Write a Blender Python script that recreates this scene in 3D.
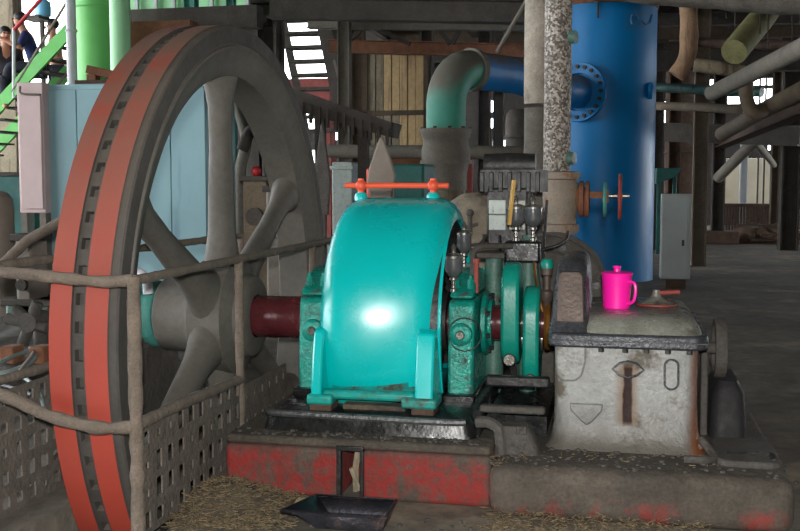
import bpy, bmesh, math, random
from mathutils import Vector, Matrix, noise
random.seed(7)
R = math.radians
S = bpy.context.scene
for o in list(bpy.data.objects): bpy.data.objects.remove(o)
C = S.collection

# ---------------------------------------------------------------- camera
CAM = Vector((0, 0, 1.08)); F = 1050.0
YAW = math.atan2(219, math.hypot(F, 83.5)); PITCH = math.atan2(83.5, F)
cd = bpy.data.cameras.new('camera'); cam = bpy.data.objects.new('camera', cd); C.objects.link(cam)
cam.location = CAM; cam.rotation_euler = (R(90) - PITCH, 0, YAW)
cd.sensor_width = 36; cd.lens = F * 36 / 800; cd.clip_start = .05; cd.clip_end = 300
S.camera = cam
# ---------------------------------------------------------------- daylight (overcast) and the camera's flash
w = bpy.data.worlds.new('overcast_sky'); S.world = w; w.use_nodes = True
bg = w.node_tree.nodes['Background']; bg.inputs[0].default_value = (.93, .97, 1, 1); bg.inputs[1].default_value = 5.0
fl = bpy.data.lights.new('camera_flash', 'POINT'); fl.energy = 360; fl.shadow_soft_size = .035; fl.color = (1, .98, .95)
flo = bpy.data.objects.new('camera_flash', fl); C.objects.link(flo); flo.location = (.02, -.06, 1.2)
S.view_settings.view_transform = 'Standard'; S.view_settings.look = 'None'
S.view_settings.gamma = 1; S.view_settings.use_curve_mapping = False
S.view_settings.exposure = .68

MC = Matrix.Rotation(YAW, 3, 'Z') @ Matrix.Rotation(R(90) - PITCH, 3, 'X')
def W(px, py, ax, val):            # pixel of the photograph -> point where its ray meets the plane ax = val
    d = MC @ Vector((px - 400, 265.5 - py, -F)); k = 'xyz'.index(ax)
    return CAM + d * ((val - CAM[k]) / d[k])
def wx(px, Y, py=182): return W(px, py, 'y', Y).x
def wz(px, py, Y): return W(px, py, 'y', Y).z

# ---------------------------------------------------------------- materials
def lin(c): return tuple(((v / 255) / 12.92 if v / 255 <= .04045 else ((v / 255 + .055) / 1.055) ** 2.4) for v in c)
MATS = {}
def M(name, col, rough=.6, metal=0, var=.3, vs=5, bump=.25, bs=45, dirt=None, dust=None, spec=.5, streak=None, coat=0):
    """col sRGB 0-255. dirt=(colour, threshold 0..1, scale). dust=(colour, amount) settles on upward faces."""
    m = bpy.data.materials.new(name); m.use_nodes = True; n = m.node_tree.nodes; l = m.node_tree.links
    p = n['Principled BSDF']; c = lin(col)
    tc = n.new('ShaderNodeTexCoord'); src = tc.outputs['Object']
    def nz(sc, det=6, ro=.6, vec=None):
        q = n.new('ShaderNodeTexNoise'); q.inputs['Scale'].default_value = sc; q.inputs['Detail'].default_value = det
        q.inputs['Roughness'].default_value = ro; l.new(vec or src, q.inputs['Vector']); return q.outputs['Fac']
    def mix(f, a, b):
        x = n.new('ShaderNodeMix'); x.data_type = 'RGBA'
        if isinstance(f, float): x.inputs[0].default_value = f
        else: l.new(f, x.inputs[0])
        for s, v in ((6, a), (7, b)):
            if isinstance(v, tuple): x.inputs[s].default_value = (*v, 1)
            else: l.new(v, x.inputs[s])
        return x.outputs[2]
    def ramp(f, a, b, lo=0., hi=1.):
        x = n.new('ShaderNodeMapRange'); x.inputs[1].default_value = a; x.inputs[2].default_value = b
        x.inputs[3].default_value = lo; x.inputs[4].default_value = hi; l.new(f, x.inputs[0]); return x.outputs[0]
    o = mix(ramp(nz(vs), .3, .7), tuple(v * (1 - var) for v in c), tuple(min(1, v * (1 + var)) for v in c))
    if var > .15:
        x = n.new('ShaderNodeMix'); x.data_type = 'RGBA'; x.blend_type = 'MULTIPLY'; x.inputs[0].default_value = 1; l.new(o, x.inputs[6])
        cb = n.new('ShaderNodeCombineColor'); gf = ramp(nz(vs * 9, 4, .75), .3, .7, 1 - var * 1.1, 1 + var * .5)
        for i in range(3): l.new(gf, cb.inputs[i])
        l.new(cb.outputs[0], x.inputs[7]); o = x.outputs[2]
    rg = ramp(nz(vs * 2.3), .3, .7, max(.05, rough - .1), min(1, rough + .1))
    if streak:
        mp = n.new('ShaderNodeMapping'); mp.inputs['Scale'].default_value = (1, 1, .12); l.new(src, mp.inputs[0])
        o = mix(ramp(nz(streak[2], 5, .65, mp.outputs[0]), streak[1], streak[1] + .12), o, lin(streak[0]))
    if dirt:
        k = ramp(nz(dirt[2], 8, .7), dirt[1], dirt[1] + .1)
        o = mix(k, o, lin(dirt[0]))
        a = n.new('ShaderNodeMath'); a.operation = 'MAXIMUM'; b = n.new('ShaderNodeMath'); b.operation = 'MULTIPLY'
        l.new(k, b.inputs[0]); b.inputs[1].default_value = .8; l.new(rg, a.inputs[0]); l.new(b.outputs[0], a.inputs[1]); rg = a.outputs[0]
    if dust:
        g = n.new('ShaderNodeNewGeometry'); s = n.new('ShaderNodeSeparateXYZ'); l.new(g.outputs['Normal'], s.inputs[0])
        k = ramp(s.outputs[2], dust[2] if len(dust) > 2 else .05, dust[3] if len(dust) > 2 else .9, 0., dust[1])
        b = n.new('ShaderNodeMath'); b.operation = 'MULTIPLY'; l.new(k, b.inputs[0]); l.new(ramp(nz(5), .15, .5), b.inputs[1])
        o = mix(b.outputs[0], o, lin(dust[0]))
    if not isinstance(o, tuple): l.new(o, p.inputs['Base Color'])
    l.new(rg, p.inputs['Roughness']); p.inputs['Metallic'].default_value = metal
    p.inputs['Specular IOR Level'].default_value = spec; p.inputs['Coat Weight'].default_value = coat; p.inputs['Coat Roughness'].default_value = .12
    if bump:
        bn = n.new('ShaderNodeBump'); bn.inputs['Strength'].default_value = bump; bn.inputs['Distance'].default_value = .01
        l.new(nz(bs, 5, .6), bn.inputs['Height']); l.new(bn.outputs[0], p.inputs['Normal'])
    MATS[name] = m; return m
DUST = (118, 108, 94)
M('floor_grime', (100, 94, 84), .85, 0, .35, 1.2, .6, 14, dirt=((136, 124, 106), .53, 1.1))
M('pit_dust', (84, 79, 72), .95, 0, .3, 4, .6, 25)
M('roof_dark', (44, 42, 40), .95, 0, .3, 1)
M('back_wall', (64, 60, 56), .95, 0, .35, 1.5)
M('pale_wall', (176, 170, 152), .9, 0, .15, 1)
M('iron_dust', (92, 87, 80), .8, 0, .22, 6, .35, 60, dust=(DUST, .5))
M('wheel_iron', (88, 84, 77), .72, 0, .17, 4, .12, 70)
M('wheel_dark', (64, 60, 56), .75, 0, .2, 7, .3, 60, dust=(DUST, .4))
M('wheel_red', (150, 57, 43), .62, 0, .1, 3, .08, 80, dust=((112, 88, 74), .95), streak=((146, 64, 52), .57, 7))
M('guard_dust', (104, 93, 82), .95, 0, .28, 14, .9, 45, dust=((122, 112, 100), .5))
M('guard_plate', (96, 88, 80), .95, 0, .28, 10, .8, 50)
M('maroon', (84, 36, 40), .22, .1, .25, 8, .15, 40, dirt=((40, 26, 26), .62, 9))
M('hood_teal', (0, 184, 182), .27, 0, .06, 2, .03, 14, dirt=((6, 166, 160), .68, 2.5), spec=.9)
M('hood_grime', (20, 150, 140), .45, 0, .2, 8, .2, 40, dirt=((70, 66, 56), .5, 9))
M('teal_oily', (16, 140, 124), .22, .15, .3, 18, .5, 90, dirt=((58, 74, 68), .53, 22))
M('teal_web', (12, 130, 114), .32, 0, .15, 8, .12, 40, dirt=((40, 84, 74), .62, 12))
M('green_old', (66, 104, 92), .5, 0, .3, 10, .3, 50, dirt=((62, 62, 56), .52, 8))
M('orange_rod', (224, 88, 58), .45, 0, .1, 6, .1)
M('black_oil', (26, 27, 27), .3, .1, .4, 9, .25, 30, dirt=((66, 64, 58), .6, 7))
M('black_iron', (40, 40, 40), .45, .2, .3, 9, .4, 40, dirt=((72, 67, 60), .58, 9))
M('bed_edge', (84, 86, 86), .3, .3, .4, 16, .5, 60, dirt=((40, 40, 40), .55, 12))
M('grime', (74, 70, 65), .85, 0, .3, 9, .8, 35, dirt=((44, 42, 40), .58, 9))
M('grime_brown', (92, 82, 68), .92, 0, .35, 9, .9, 30, dirt=((58, 54, 50), .52, 7))
M('steel', (140, 138, 132), .3, .8, .2, 20, .2, 60)
M('glass_oil', (112, 116, 118), .15, .5, .25, 14, .05)
M('brass', (160, 108, 50), .35, .7, .3, 14, .3)
M('crank_plate', (84, 70, 62), .5, .1, .25, 12, .3, 70, streak=((64, 54, 50), .55, 12))
M('lid_grey', (128, 128, 118), .3, .1, .25, 9, .3, 60, dirt=((74, 70, 62), .54, 6))
M('flange_dark', (70, 72, 76), .3, .4, .35, 16, .4, 70)
M('pink', (255, 28, 165), .35, 0, .03, 3, 0)
M('red_old', (150, 66, 60), .6, 0, .25, 9, .3, dirt=((112, 92, 80), .55, 10))
M('tank_blue', (0, 116, 178), .45, 0, .12, 1.3, .05, 20, streak=((2, 100, 156), .6, 3), spec=.3)
M('pipe_blue', (6, 122, 196), .5, 0, .15, 3, .1, dust=(DUST, .9, .1, .6))
M('pipe_teal', (66, 150, 130), .6, 0, .15, 4, .1, dust=((104, 100, 90), 1., .02, .3))
M('cabinet_blue', (140, 178, 186), .55, 0, .08, 2, .05, 30, streak=((116, 150, 162), .6, 4))
M('cabinet_pink', (205, 182, 180), .6, 0, .1, 3, .05, 30, streak=((178, 136, 136), .57, 4))
M('cabinet_grey', (160, 168, 166), .55, 0, .1, 4, .08, 30, dirt=((96, 98, 96), .66, 9))
M('green_bright', (122, 206, 116), .45, 0, .12, 1.5, .05, 20, streak=((92, 178, 96), .6, 4))
M('green_pale', (156, 216, 162), .45, 0, .12, 1.5, .05, 20, streak=((120, 190, 130), .6, 4))
M('stair_green', (84, 176, 74), .5, 0, .15, 3, .1, 30)
M('teal_post', (70, 140, 130), .6, 0, .2, 3)
M('pipe_white', (186, 184, 190), .5, 0, .1, 4, .1)
M('lag_white', (158, 149, 136), .9, 0, .28, 9, .9, 30, dirt=((104, 97, 88), .53, 8))
M('lag_dark', (100, 95, 88), .9, 0, .25, 12, .8, 40)
M('rusty_white', (130, 118, 104), .7, 0, .2, 12, .5, 40, dirt=((120, 84, 58), .54, 12))
M('rust', (122, 80, 56), .85, 0, .3, 12, .5, 40)
M('rust_dark', (78, 58, 46), .85, 0, .3, 8, .5, 30)
M('tan_board', (206, 176, 130), .8, 0, .2, 2, .2, 20, streak=((132, 108, 78), .52, 4))
M('tan_dirty', (150, 138, 116), .8, 0, .25, 3, .2, 20, streak=((96, 84, 68), .5, 5))
M('steel_dark', (70, 64, 58), .8, .1, .3, 4, .3, 30)
M('steel_brown', (92, 78, 64), .85, 0, .25, 4, .3, 30)
M('steel_grey', (118, 112, 102), .8, 0, .2, 4, .3, 30)
M('pipe_tan', (140, 112, 86), .85, 0, .25, 8, .6, 24, streak=((88, 66, 50), .56, 9))
M('pipe_moss', (116, 114, 74), .85, 0, .25, 5, .4, 24)
M('pipe_brown', (106, 92, 74), .8, 0, .25, 5, .3, 24)
M('pipe_ash', (118, 112, 102), .75, 0, .2, 5, .3, 24)
M('dark_teal', (24, 92, 86), .6, 0, .2, 4)
M('earth', (108, 84, 62), .95, 0, .3, 3, .8, 10)
M('straw', (118, 102, 76), .9, 0, .6, 45, 0)
M('wood_yellow', (184, 146, 76), .7, 0, .15, 10)
M('skin', (176, 126, 98), .6, 0, .08, 8, 0)
M('hair', (26, 22, 22), .6, 0, .2, 20, 0)
M('shirt_navy', (34, 44, 92), .85, 0, .12, 6, .1)
M('shirt_black', (44, 40, 46), .85, 0, .12, 6, .1)
M('shirt_salmon', (190, 140, 120), .85, 0, .12, 6, .1)
M('shirt_white', (210, 208, 210), .85, 0, .12, 6, .1)
M('trouser_dark', (40, 42, 54), .9, 0, .12, 6, .1)
M('red_rail', (178, 36, 44), .5, 0, .1, 6)
M('jug_blue', (120, 190, 226), .2, 0, .1, 10, 0)
M('cable_pale', (128, 142, 140), .6, 0, .1, 10)
M('cable_black', (22, 22, 24), .5, 0, .1, 10)
M('trough_dark', (50, 50, 56), .35, .5, .3, 12, .3, 60, dirt=((70, 56, 52), .57, 9))
M('rubber_black', (30, 29, 30), .7, 0, .2, 8)
M('tan_dome', (124, 114, 98), .8, 0, .2, 7, .3, 40, dirt=((92, 84, 74), .55, 6))
M('plate_white', (172, 182, 176), .5, 0, .12, 20, .15, 60, dirt=((112, 116, 110), .57, 30))
M('leaf_grey', (128, 118, 108), .85, 0, .15, 7, .2, dust=(DUST, .3))
M('red_box', (196, 74, 50), .6, 0, .12, 5)
M('tank_mark', (12, 110, 166), .45, 0, .1, 6, 0)
M('tank_letter', (52, 104, 146), .6, 0, .1, 10, 0)
M('white_post', (190, 194, 196), .7, 0, .1, 4)

def speckle():                     # foil lagging: pale glints over grey wrap
    m = M('lag_speckle', (112, 104, 96), .6, .2, .2, 12, .9, 60); n = m.node_tree.nodes; l = m.node_tree.links; p = n['Principled BSDF']
    tc = n.new('ShaderNodeTexCoord'); v = n.new('ShaderNodeTexVoronoi'); v.inputs['Scale'].default_value = 105
    l.new(tc.outputs['Object'], v.inputs['Vector']); r = n.new('ShaderNodeValToRGB'); s = n.new('ShaderNodeSeparateColor')
    l.new(v.outputs['Color'], s.inputs[0]); l.new(s.outputs[0], r.inputs[0])
    r.color_ramp.elements[0].color = (*lin((84, 77, 69)), 1); r.color_ramp.elements[0].position = .3
    r.color_ramp.elements[1].color = (*lin((176, 168, 158)), 1); r.color_ramp.elements[1].position = .95
    l.new(r.outputs[0], p.inputs['Base Color'])
speckle()
def plinth_red():                  # worn red paint over grimy masonry
    m = M('plinth_red', (74, 67, 58), .85, 0, .35, 9, .9, 26); n = m.node_tree.nodes; l = m.node_tree.links; p = n['Principled BSDF']
    base = p.inputs['Base Color'].links[0].from_socket
    tc = n.new('ShaderNodeTexCoord'); g = n.new('ShaderNodeNewGeometry'); sx = n.new('ShaderNodeSeparateXYZ'); l.new(g.outputs['Position'], sx.inputs[0])
    mp = n.new('ShaderNodeMapping'); mp.inputs['Scale'].default_value = (1.6, 1, 1); l.new(tc.outputs['Object'], mp.inputs[0])
    z = n.new('ShaderNodeTexNoise'); z.inputs['Scale'].default_value = 4.2; z.inputs['Detail'].default_value = 9; z.inputs['Roughness'].default_value = .72; l.new(mp.outputs[0], z.inputs[0])
    def mr(s, a, b, lo, hi):
        x = n.new('ShaderNodeMapRange'); x.inputs[1].default_value = a; x.inputs[2].default_value = b; x.inputs[3].default_value = lo; x.inputs[4].default_value = hi
        l.new(s, x.inputs[0]); return x.outputs[0]
    def mul(a, b):
        x = n.new('ShaderNodeMath'); x.operation = 'MULTIPLY'; l.new(a, x.inputs[0]); l.new(b, x.inputs[1]); return x.outputs[0]
    # painted panel areas: left plinth below its lip, right plinth only along the foot
    up = mr(sx.outputs[2], .14, .18, 1, 0); right = mr(sx.outputs[0], -.42, -.38, 0, 1); foot = mr(sx.outputs[2], .05, .09, 1, 0)
    z2 = n.new('ShaderNodeTexNoise'); z2.inputs['Scale'].default_value = 38; z2.inputs['Detail'].default_value = 6; l.new(tc.outputs['Object'], z2.inputs[0])
    a = mul(mul(mr(z.outputs[0], .38, .5, 0, 1), mr(z2.outputs[0], .34, .5, .35, 1)), up); b = mul(mr(z.outputs[0], .5, .6, 0, .8), foot)
    mx = n.new('ShaderNodeMix'); mx.data_type = 'FLOAT'; l.new(right, mx.inputs[0]); l.new(a, mx.inputs[2]); l.new(b, mx.inputs[3])
    c = n.new('ShaderNodeMix'); c.data_type = 'RGBA'; l.new(mx.outputs[0], c.inputs[0]); l.new(base, c.inputs[6]); c.inputs[7].default_value = (*lin((126, 37, 32)), 1)
    l.new(c.outputs[2], p.inputs['Base Color'])
plinth_red()
def case_grey():                   # grey-painted crankcase with an oil run and rust along the right edge
    m = M('case_grey', (140, 141, 138), .45, 0, .22, 5, .35, 60, dirt=((86, 80, 70), .53, 5)); n = m.node_tree.nodes; l = m.node_tree.links; p = n['Principled BSDF']
    base = p.inputs['Base Color'].links[0].from_socket
    g = n.new('ShaderNodeNewGeometry'); z = n.new('ShaderNodeTexNoise'); z.inputs['Scale'].default_value = 20; z.inputs['Detail'].default_value = 1
    l.new(g.outputs['Position'], z.inputs[0]); sx = n.new('ShaderNodeSeparateXYZ'); l.new(g.outputs['Position'], sx.inputs[0])
    def ma(op, a, b):
        x = n.new('ShaderNodeMath'); x.operation = op
        for i, v in enumerate((a, b)):
            if isinstance(v, (int, float)): x.inputs[i].default_value = v
            else: l.new(v, x.inputs[i])
        return x.outputs[0]
    def mr(s, a, b, lo=0, hi=1):
        x = n.new('ShaderNodeMapRange'); x.inputs[1].default_value = a; x.inputs[2].default_value = b; x.inputs[3].default_value = lo; x.inputs[4].default_value = hi
        l.new(s, x.inputs[0]); return x.outputs[0]
    def mix(f, a, col):
        c = n.new('ShaderNodeMix'); c.data_type = 'RGBA'; l.new(f, c.inputs[0]); l.new(a, c.inputs[6]); c.inputs[7].default_value = (*lin(col), 1); return c.outputs[2]
    wob = ma('MULTIPLY', ma('SUBTRACT', z.outputs[0], .5), .015)
    d = ma('ABSOLUTE', ma('ADD', ma('SUBTRACT', sx.outputs[0], .04), wob), 0)
    run = ma('MULTIPLY', mr(d, .012, .018, 1, 0), ma('MULTIPLY', mr(sx.outputs[2], .25, .27), mr(sx.outputs[2], .45, .47, 1, 0)))
    halo = ma('MULTIPLY', mr(d, .012, .045, .7, 0), ma('MULTIPLY', mr(sx.outputs[2], .25, .27), mr(sx.outputs[2], .45, .47, 1, 0)))
    rust = mr(ma('ADD', sx.outputs[0], ma('MULTIPLY', wob, 1.4)), .235, .27)
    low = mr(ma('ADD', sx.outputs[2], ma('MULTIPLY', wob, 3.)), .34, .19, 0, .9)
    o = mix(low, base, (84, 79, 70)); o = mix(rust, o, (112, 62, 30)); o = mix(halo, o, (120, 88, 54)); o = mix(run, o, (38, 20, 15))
    l.new(o, p.inputs['Base Color'])
    rr = p.inputs['Roughness'].links[0].from_socket; l.new(ma('MULTIPLY', rr, mr(halo, 0, .4, 1, 1.9)), p.inputs['Roughness'])
case_grey()

# ---------------------------------------------------------------- mesh building
class G:
    def __init__(s): s.v = []; s.f = []; s.m = []
    def add(s, vs, fs, mi=0):
        b = len(s.v); s.v += [Vector(q) for q in vs]; s.f += [tuple(i + b for i in f) for f in fs]; s.m += [mi] * len(fs); return s
    def box(s, x0, x1, y0, y1, z0, z1, mi=0):
        return s.add([(x, y, z) for z in (z0, z1) for y in (y0, y1) for x in (x0, x1)],
                     [(0, 2, 3, 1), (4, 5, 7, 6), (0, 1, 5, 4), (2, 6, 7, 3), (0, 4, 6, 2), (1, 3, 7, 5)], mi)
    def beam(s, a, b, wd, h, up=(0, 0, 1), mi=0):      # rectangular bar from a to b
        a = Vector(a); b = Vector(b); d = (b - a).normalized(); u = Vector(up); sd = d.cross(u)
        if sd.length < 1e-4: sd = d.cross(Vector((0, 1, 0)))
        sd.normalize(); u = sd.cross(d).normalized(); sd *= wd / 2; u *= h / 2
        vs = [p + i * sd + j * u for p in (a, b) for i, j in ((-1, -1), (1, -1), (1, 1), (-1, 1))]
        return s.add(vs, [(3, 2, 1, 0), (4, 5, 6, 7), (0, 1, 5, 4), (1, 2, 6, 5), (2, 3, 7, 6), (3, 0, 4, 7)], mi)
    def tube(s, pts, r, n=10, caps=True, closed=False, mi=0):
        P = [Vector(p) for p in pts]; N = len(P); rs = r if isinstance(r, (list, tuple)) else [r] * N
        T = []
        for i in range(N):
            a = P[(i - 1) % N] if (i or closed) else P[i]; b = P[(i + 1) % N] if (i < N - 1 or closed) else P[i]
            T.append((b - a).normalized())
        u = T[0].orthogonal().normalized(); vs = []
        for i in range(N):
            u = (u - T[i] * u.dot(T[i])).normalized(); q = T[i].cross(u)
            for k in range(n):
                a = 2 * math.pi * k / n; vs.append(P[i] + (u * math.cos(a) + q * math.sin(a)) * rs[i])
        fs = []
        for i in range(N if closed else N - 1):
            j = (i + 1) % N
            for k in range(n): fs.append((i * n + k, i * n + (k + 1) % n, j * n + (k + 1) % n, j * n + k))
        if caps and not closed: fs += [tuple(range(n))[::-1], tuple(range((N - 1) * n, N * n))]
        return s.add(vs, fs, mi)
    def cyl(s, a, b, r, r2=None, n=20, mi=0): return s.tube([a, b], [r, r if r2 is None else r2], n, mi=mi)
    def lathe(s, prof, org, axis='z', n=32, a0=0, a1=360, closed=False, mats=None):
        # prof: (r, h) along axis; closed: profile loops
        org = Vector(org); full = abs(a1 - a0) >= 360; K = n if full else n + 1; L = len(prof); vs = []
        for k in range(K):
            a = R(a0 + (a1 - a0) * k / n); c, d = math.cos(a), math.sin(a)
            for r, h in prof:
                vs.append(org + Vector({'z': (r * c, r * d, h), 'x': (h, -r * c, r * d), 'y': (r * c, h, r * d)}[axis]))
        b = len(s.v); s.v += vs
        for k in range(n):
            k2 = (k + 1) % K
            for i in range(L if closed else L - 1):
                j = (i + 1) % L; s.f.append(tuple(b + q for q in (k * L + i, k2 * L + i, k2 * L + j, k * L + j))); s.m.append(mats[i] if mats else 0)
        if closed and not full:
            s.f.append(tuple(b + i for i in range(L))[::-1]); s.m.append(0); s.f.append(tuple(b + (K - 1) * L + i for i in range(L))); s.m.append(0)
        return s
    def prism(s, poly, axis, lo, hi, mi=0):            # poly in the other two coordinates
        mk = {'x': lambda p, t: (t, p[0], p[1]), 'y': lambda p, t: (p[0], t, p[1]), 'z': lambda p, t: (p[0], p[1], t)}[axis]; n = len(poly)
        return s.add([mk(p, lo) for p in poly] + [mk(p, hi) for p in poly],
                     [tuple(range(n)), tuple(range(2 * n - 1, n - 1, -1))] + [(i, n + i, n + (i + 1) % n, (i + 1) % n) for i in range(n)], mi)
    def loft(s, secs, caps=True, mi=0):                # rings of equal length
        n = len(secs[0]); vs = [p for q in secs for p in q]; fs = []
        for i in range(len(secs) - 1):
            for k in range(n): fs.append((i * n + k, i * n + (k + 1) % n, (i + 1) * n + (k + 1) % n, (i + 1) * n + k))
        if caps: fs += [tuple(range(n))[::-1], tuple(range((len(secs) - 1) * n, len(secs) * n))]
        return s.add(vs, fs, mi)
    def ball(s, c, r, n=14, sc=(1, 1, 1), mi=0):
        c = Vector(c); m = n // 2; vs = [c + Vector((0, 0, r * sc[2]))]; fs = []
        for i in range(1, m):
            t = math.pi * i / m
            for k in range(n):
                a = 2 * math.pi * k / n; vs.append(c + Vector((r * sc[0] * math.sin(t) * math.cos(a), r * sc[1] * math.sin(t) * math.sin(a), r * sc[2] * math.cos(t))))
        vs.append(c - Vector((0, 0, r * sc[2])))
        for k in range(n): fs.append((0, 1 + k, 1 + (k + 1) % n)); fs.append((len(vs) - 1, 1 + (m - 2) * n + (k + 1) % n, 1 + (m - 2) * n + k))
        for i in range(m - 2):
            for k in range(n): fs.append((1 + i * n + k, 1 + (i + 1) * n + k, 1 + (i + 1) * n + (k + 1) % n, 1 + i * n + (k + 1) % n))
        return s.add(vs, fs, mi)
def rrect(x0, x1, y0, y1, z, r, n=5):                  # rounded rectangle ring at height z
    r = min(r, (x1 - x0) / 2.01, (y1 - y0) / 2.01); out = []
    for cx, cy, a in ((x1 - r, y1 - r, 0), (x0 + r, y1 - r, 90), (x0 + r, y0 + r, 180), (x1 - r, y0 + r, 270)):
        for k in range(n): t = R(a + 90 * k / (n - 1)); out.append((cx + r * math.cos(t), cy + r * math.sin(t), z))
    return out
def curve(pts, n=6):                                   # Catmull-Rom through the points
    P = [Vector(p) for p in pts]; P = [2 * P[0] - P[1]] + P + [2 * P[-1] - P[-2]]; out = []
    for i in range(1, len(P) - 2):
        for k in range(n):
            t = k / n; a, b, c, d = P[i - 1], P[i], P[i + 1], P[i + 2]
            out.append(.5 * (2 * b + (c - a) * t + (2 * a - 5 * b + 4 * c - d) * t * t + (3 * b - a - 3 * c + d) * t ** 3))
    return out + [P[-2]]

def rootloc(o):
    t = Vector()
    while o: t += o.location; o = o.parent
    return t
def mk(name, g, mats, parent=None, bevel=0, base=None, sharp=40, seg=2):
    if parent is not None: off = rootloc(parent)
    else:
        if base is None:
            xs = [v.x for v in g.v]; ys = [v.y for v in g.v]; base = ((min(xs) + max(xs)) / 2, (min(ys) + max(ys)) / 2, min(v.z for v in g.v))
        off = Vector(base)
    me = bpy.data.meshes.new(name); me.from_pydata([v - off for v in g.v], [], g.f)
    for mt in ([mats] if isinstance(mats, str) else mats): me.materials.append(MATS[mt])
    me.polygons.foreach_set('material_index', g.m)
    bm = bmesh.new(); bm.from_mesh(me); bmesh.ops.recalc_face_normals(bm, faces=bm.faces); bm.to_mesh(me); bm.free()
    me.shade_smooth(); me.set_sharp_from_angle(angle=R(sharp))
    o = bpy.data.objects.new(name, me); C.objects.link(o)
    if parent is not None: o.parent = parent
    else: o.location = off
    if bevel:
        b = o.modifiers.new('bevel', 'BEVEL'); b.width = bevel; b.segments = seg; b.limit_method = 'ANGLE'; b.angle_limit = R(35); b.harden_normals = False
    return o
def tag(o, label, cat, group=None):
    o['label'] = label; o['category'] = cat
    if group: o['group'] = group
    return o
def thing(name, label, cat, loc, group=None):
    o = bpy.data.objects.new(name, None); C.objects.link(o); o.location = loc; o.empty_display_size = .1; return tag(o, label, cat, group)
def top(name, g, mats, label, cat, group=None, **k): return tag(mk(name, g, mats, None, **k), label, cat, group)
def struct(name, g, mats, **k): o = mk(name, g, mats, None, **k); o['kind'] = 'structure'; return o
def lab(o, t): o['label'] = t; return o
def dup(root, loc, label=None):
    r = root.copy(); C.objects.link(r); r.location = loc
    if label: r['label'] = label
    for ch in root.children:
        c = ch.copy(); C.objects.link(c); c.parent = r
        for gch in ch.children: d = gch.copy(); C.objects.link(d); d.parent = c
    return r
#===SETTING===
# ================================================================ the setting
PX0, PX1, PY0, PY1 = -1.80, -1.36, 2.78, 5.45            # flywheel pit
g = G()
for x0, x1, y0, y1 in ((-16, PX0, -14, 40), (PX1, 12, -14, 40), (PX0, PX1, -14, PY0), (PX0, PX1, PY1, 40)): g.box(x0, x1, y0, y1, -.2, 0)
g.box(PX0 - .1, PX1 + .1, PY0 - .1, PY1 + .1, -1, -.85)
for x0, x1, y0, y1 in ((PX0 - .1, PX0, PY0 - .1, PY1 + .1), (PX1, PX1 + .1, PY0 - .1, PY1 + .1), (PX0, PX1, PY0 - .1, PY0), (PX0, PX1, PY1, PY1 + .1)): g.box(x0, x1, y0, y1, -.9, -.19)
struct('floor', g, 'floor_grime')
g = G(); g.box(-16, 12, -14, 31, 6.6, 6.75); struct('ceiling', g, 'roof_dark')
g = G(); g.box(-16, 12, -14, -13.8, 0, 6.6); struct('wall_rear', g, 'back_wall')
g = G(); g.box(11.8, 12, -14, 14, 0, 6.6); g.box(11.8, 12, 14, 31, 3, 6.6); struct('wall_right_shade', g, 'back_wall')  # unseen side wall, added to darken the right; far gap lets daylight in

def holed(Y, x0, x1, z0, z1, holes, th=.15):           # wall in the plane Y with openings given in pixels of the photograph
    H = []
    for a, b, c, d in holes:
        p = W(a, d, 'y', Y); q = W(c, b, 'y', Y); H.append((p.x, q.x, p.z, q.z))
    xs = sorted({x0, x1, *[v for h in H for v in h[:2]]}); zs = sorted({z0, z1, *[v for h in H for v in h[2:]]})
    xs = [v for v in xs if x0 <= v <= x1]; zs = [v for v in zs if z0 <= v <= z1]; g = G()
    for i in range(len(xs) - 1):
        for j in range(len(zs) - 1):
            cx, cz = (xs[i] + xs[i + 1]) / 2, (zs[j] + zs[j + 1]) / 2
            if not any(h[0] < cx < h[1] and h[2] < cz < h[3] for h in H): g.box(xs[i], xs[i + 1], Y, Y + th, zs[j], zs[j + 1])
    return g
HB = 27.5
holes = [(240, 55, 268, 100), (272, 12, 334, 132), (318, 62, 338, 140), (352, 66, 366, 128), (488, 100, 502, 112), (486, 118, 504, 128), (492, 140, 512, 158),
         (716, 6, 727, 20), (742, 62, 790, 104), (708, 76, 714, 98), (722, 96, 746, 104), (768, 108, 780, 150), (785, 130, 800, 205), (716, 150, 720, 205), (781, 25, 786, 33), (290, 150, 326, 176), (300, 60, 330, 100),
         (470, 56, 520, 62), (205, 100, 236, 176), (714, 158, 792, 206), (150, -30, 176, 130), (182, 20, 200, 150), (212, 108, 222, 150), (738, 40, 756, 50), (700, 20, 706, 40), (784, 62, 800, 100), (664, 100, 668, 130), (704, 140, 708, 205), (276, -20, 326, 14), (668, 150, 690, 190)]
struct('wall_back', holed(HB, -14.2, 12, 0, 6.6, holes), 'back_wall')
# pale plaster shed wall standing in daylight beyond the back opening
g = G(); p = W(700, 205, 'y', 33); q = W(830, 158, 'y', 33); g.box(p.x, q.x, 33, 33.2, 0, q.z); struct('wall_far', g, 'pale_wall')
# corrugated parapet wall at the edge of the hall floor
Yw = 22.5; g = G(); a = wx(724, Yw); b = wx(800, Yw); zt = wz(750, 207, Yw)
n = 26
for i in range(n):
    u = a + (b - a) * i / n; v = a + (b - a) * (i + 1) / n; g.box(u, v - .02, Yw, Yw + (.1 if i % 2 else .13), 0, zt)
g.box(a - .03, b, Yw - .03, Yw + .16, zt, zt + .07)
struct('wall_low', g, 'rust_dark')
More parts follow.
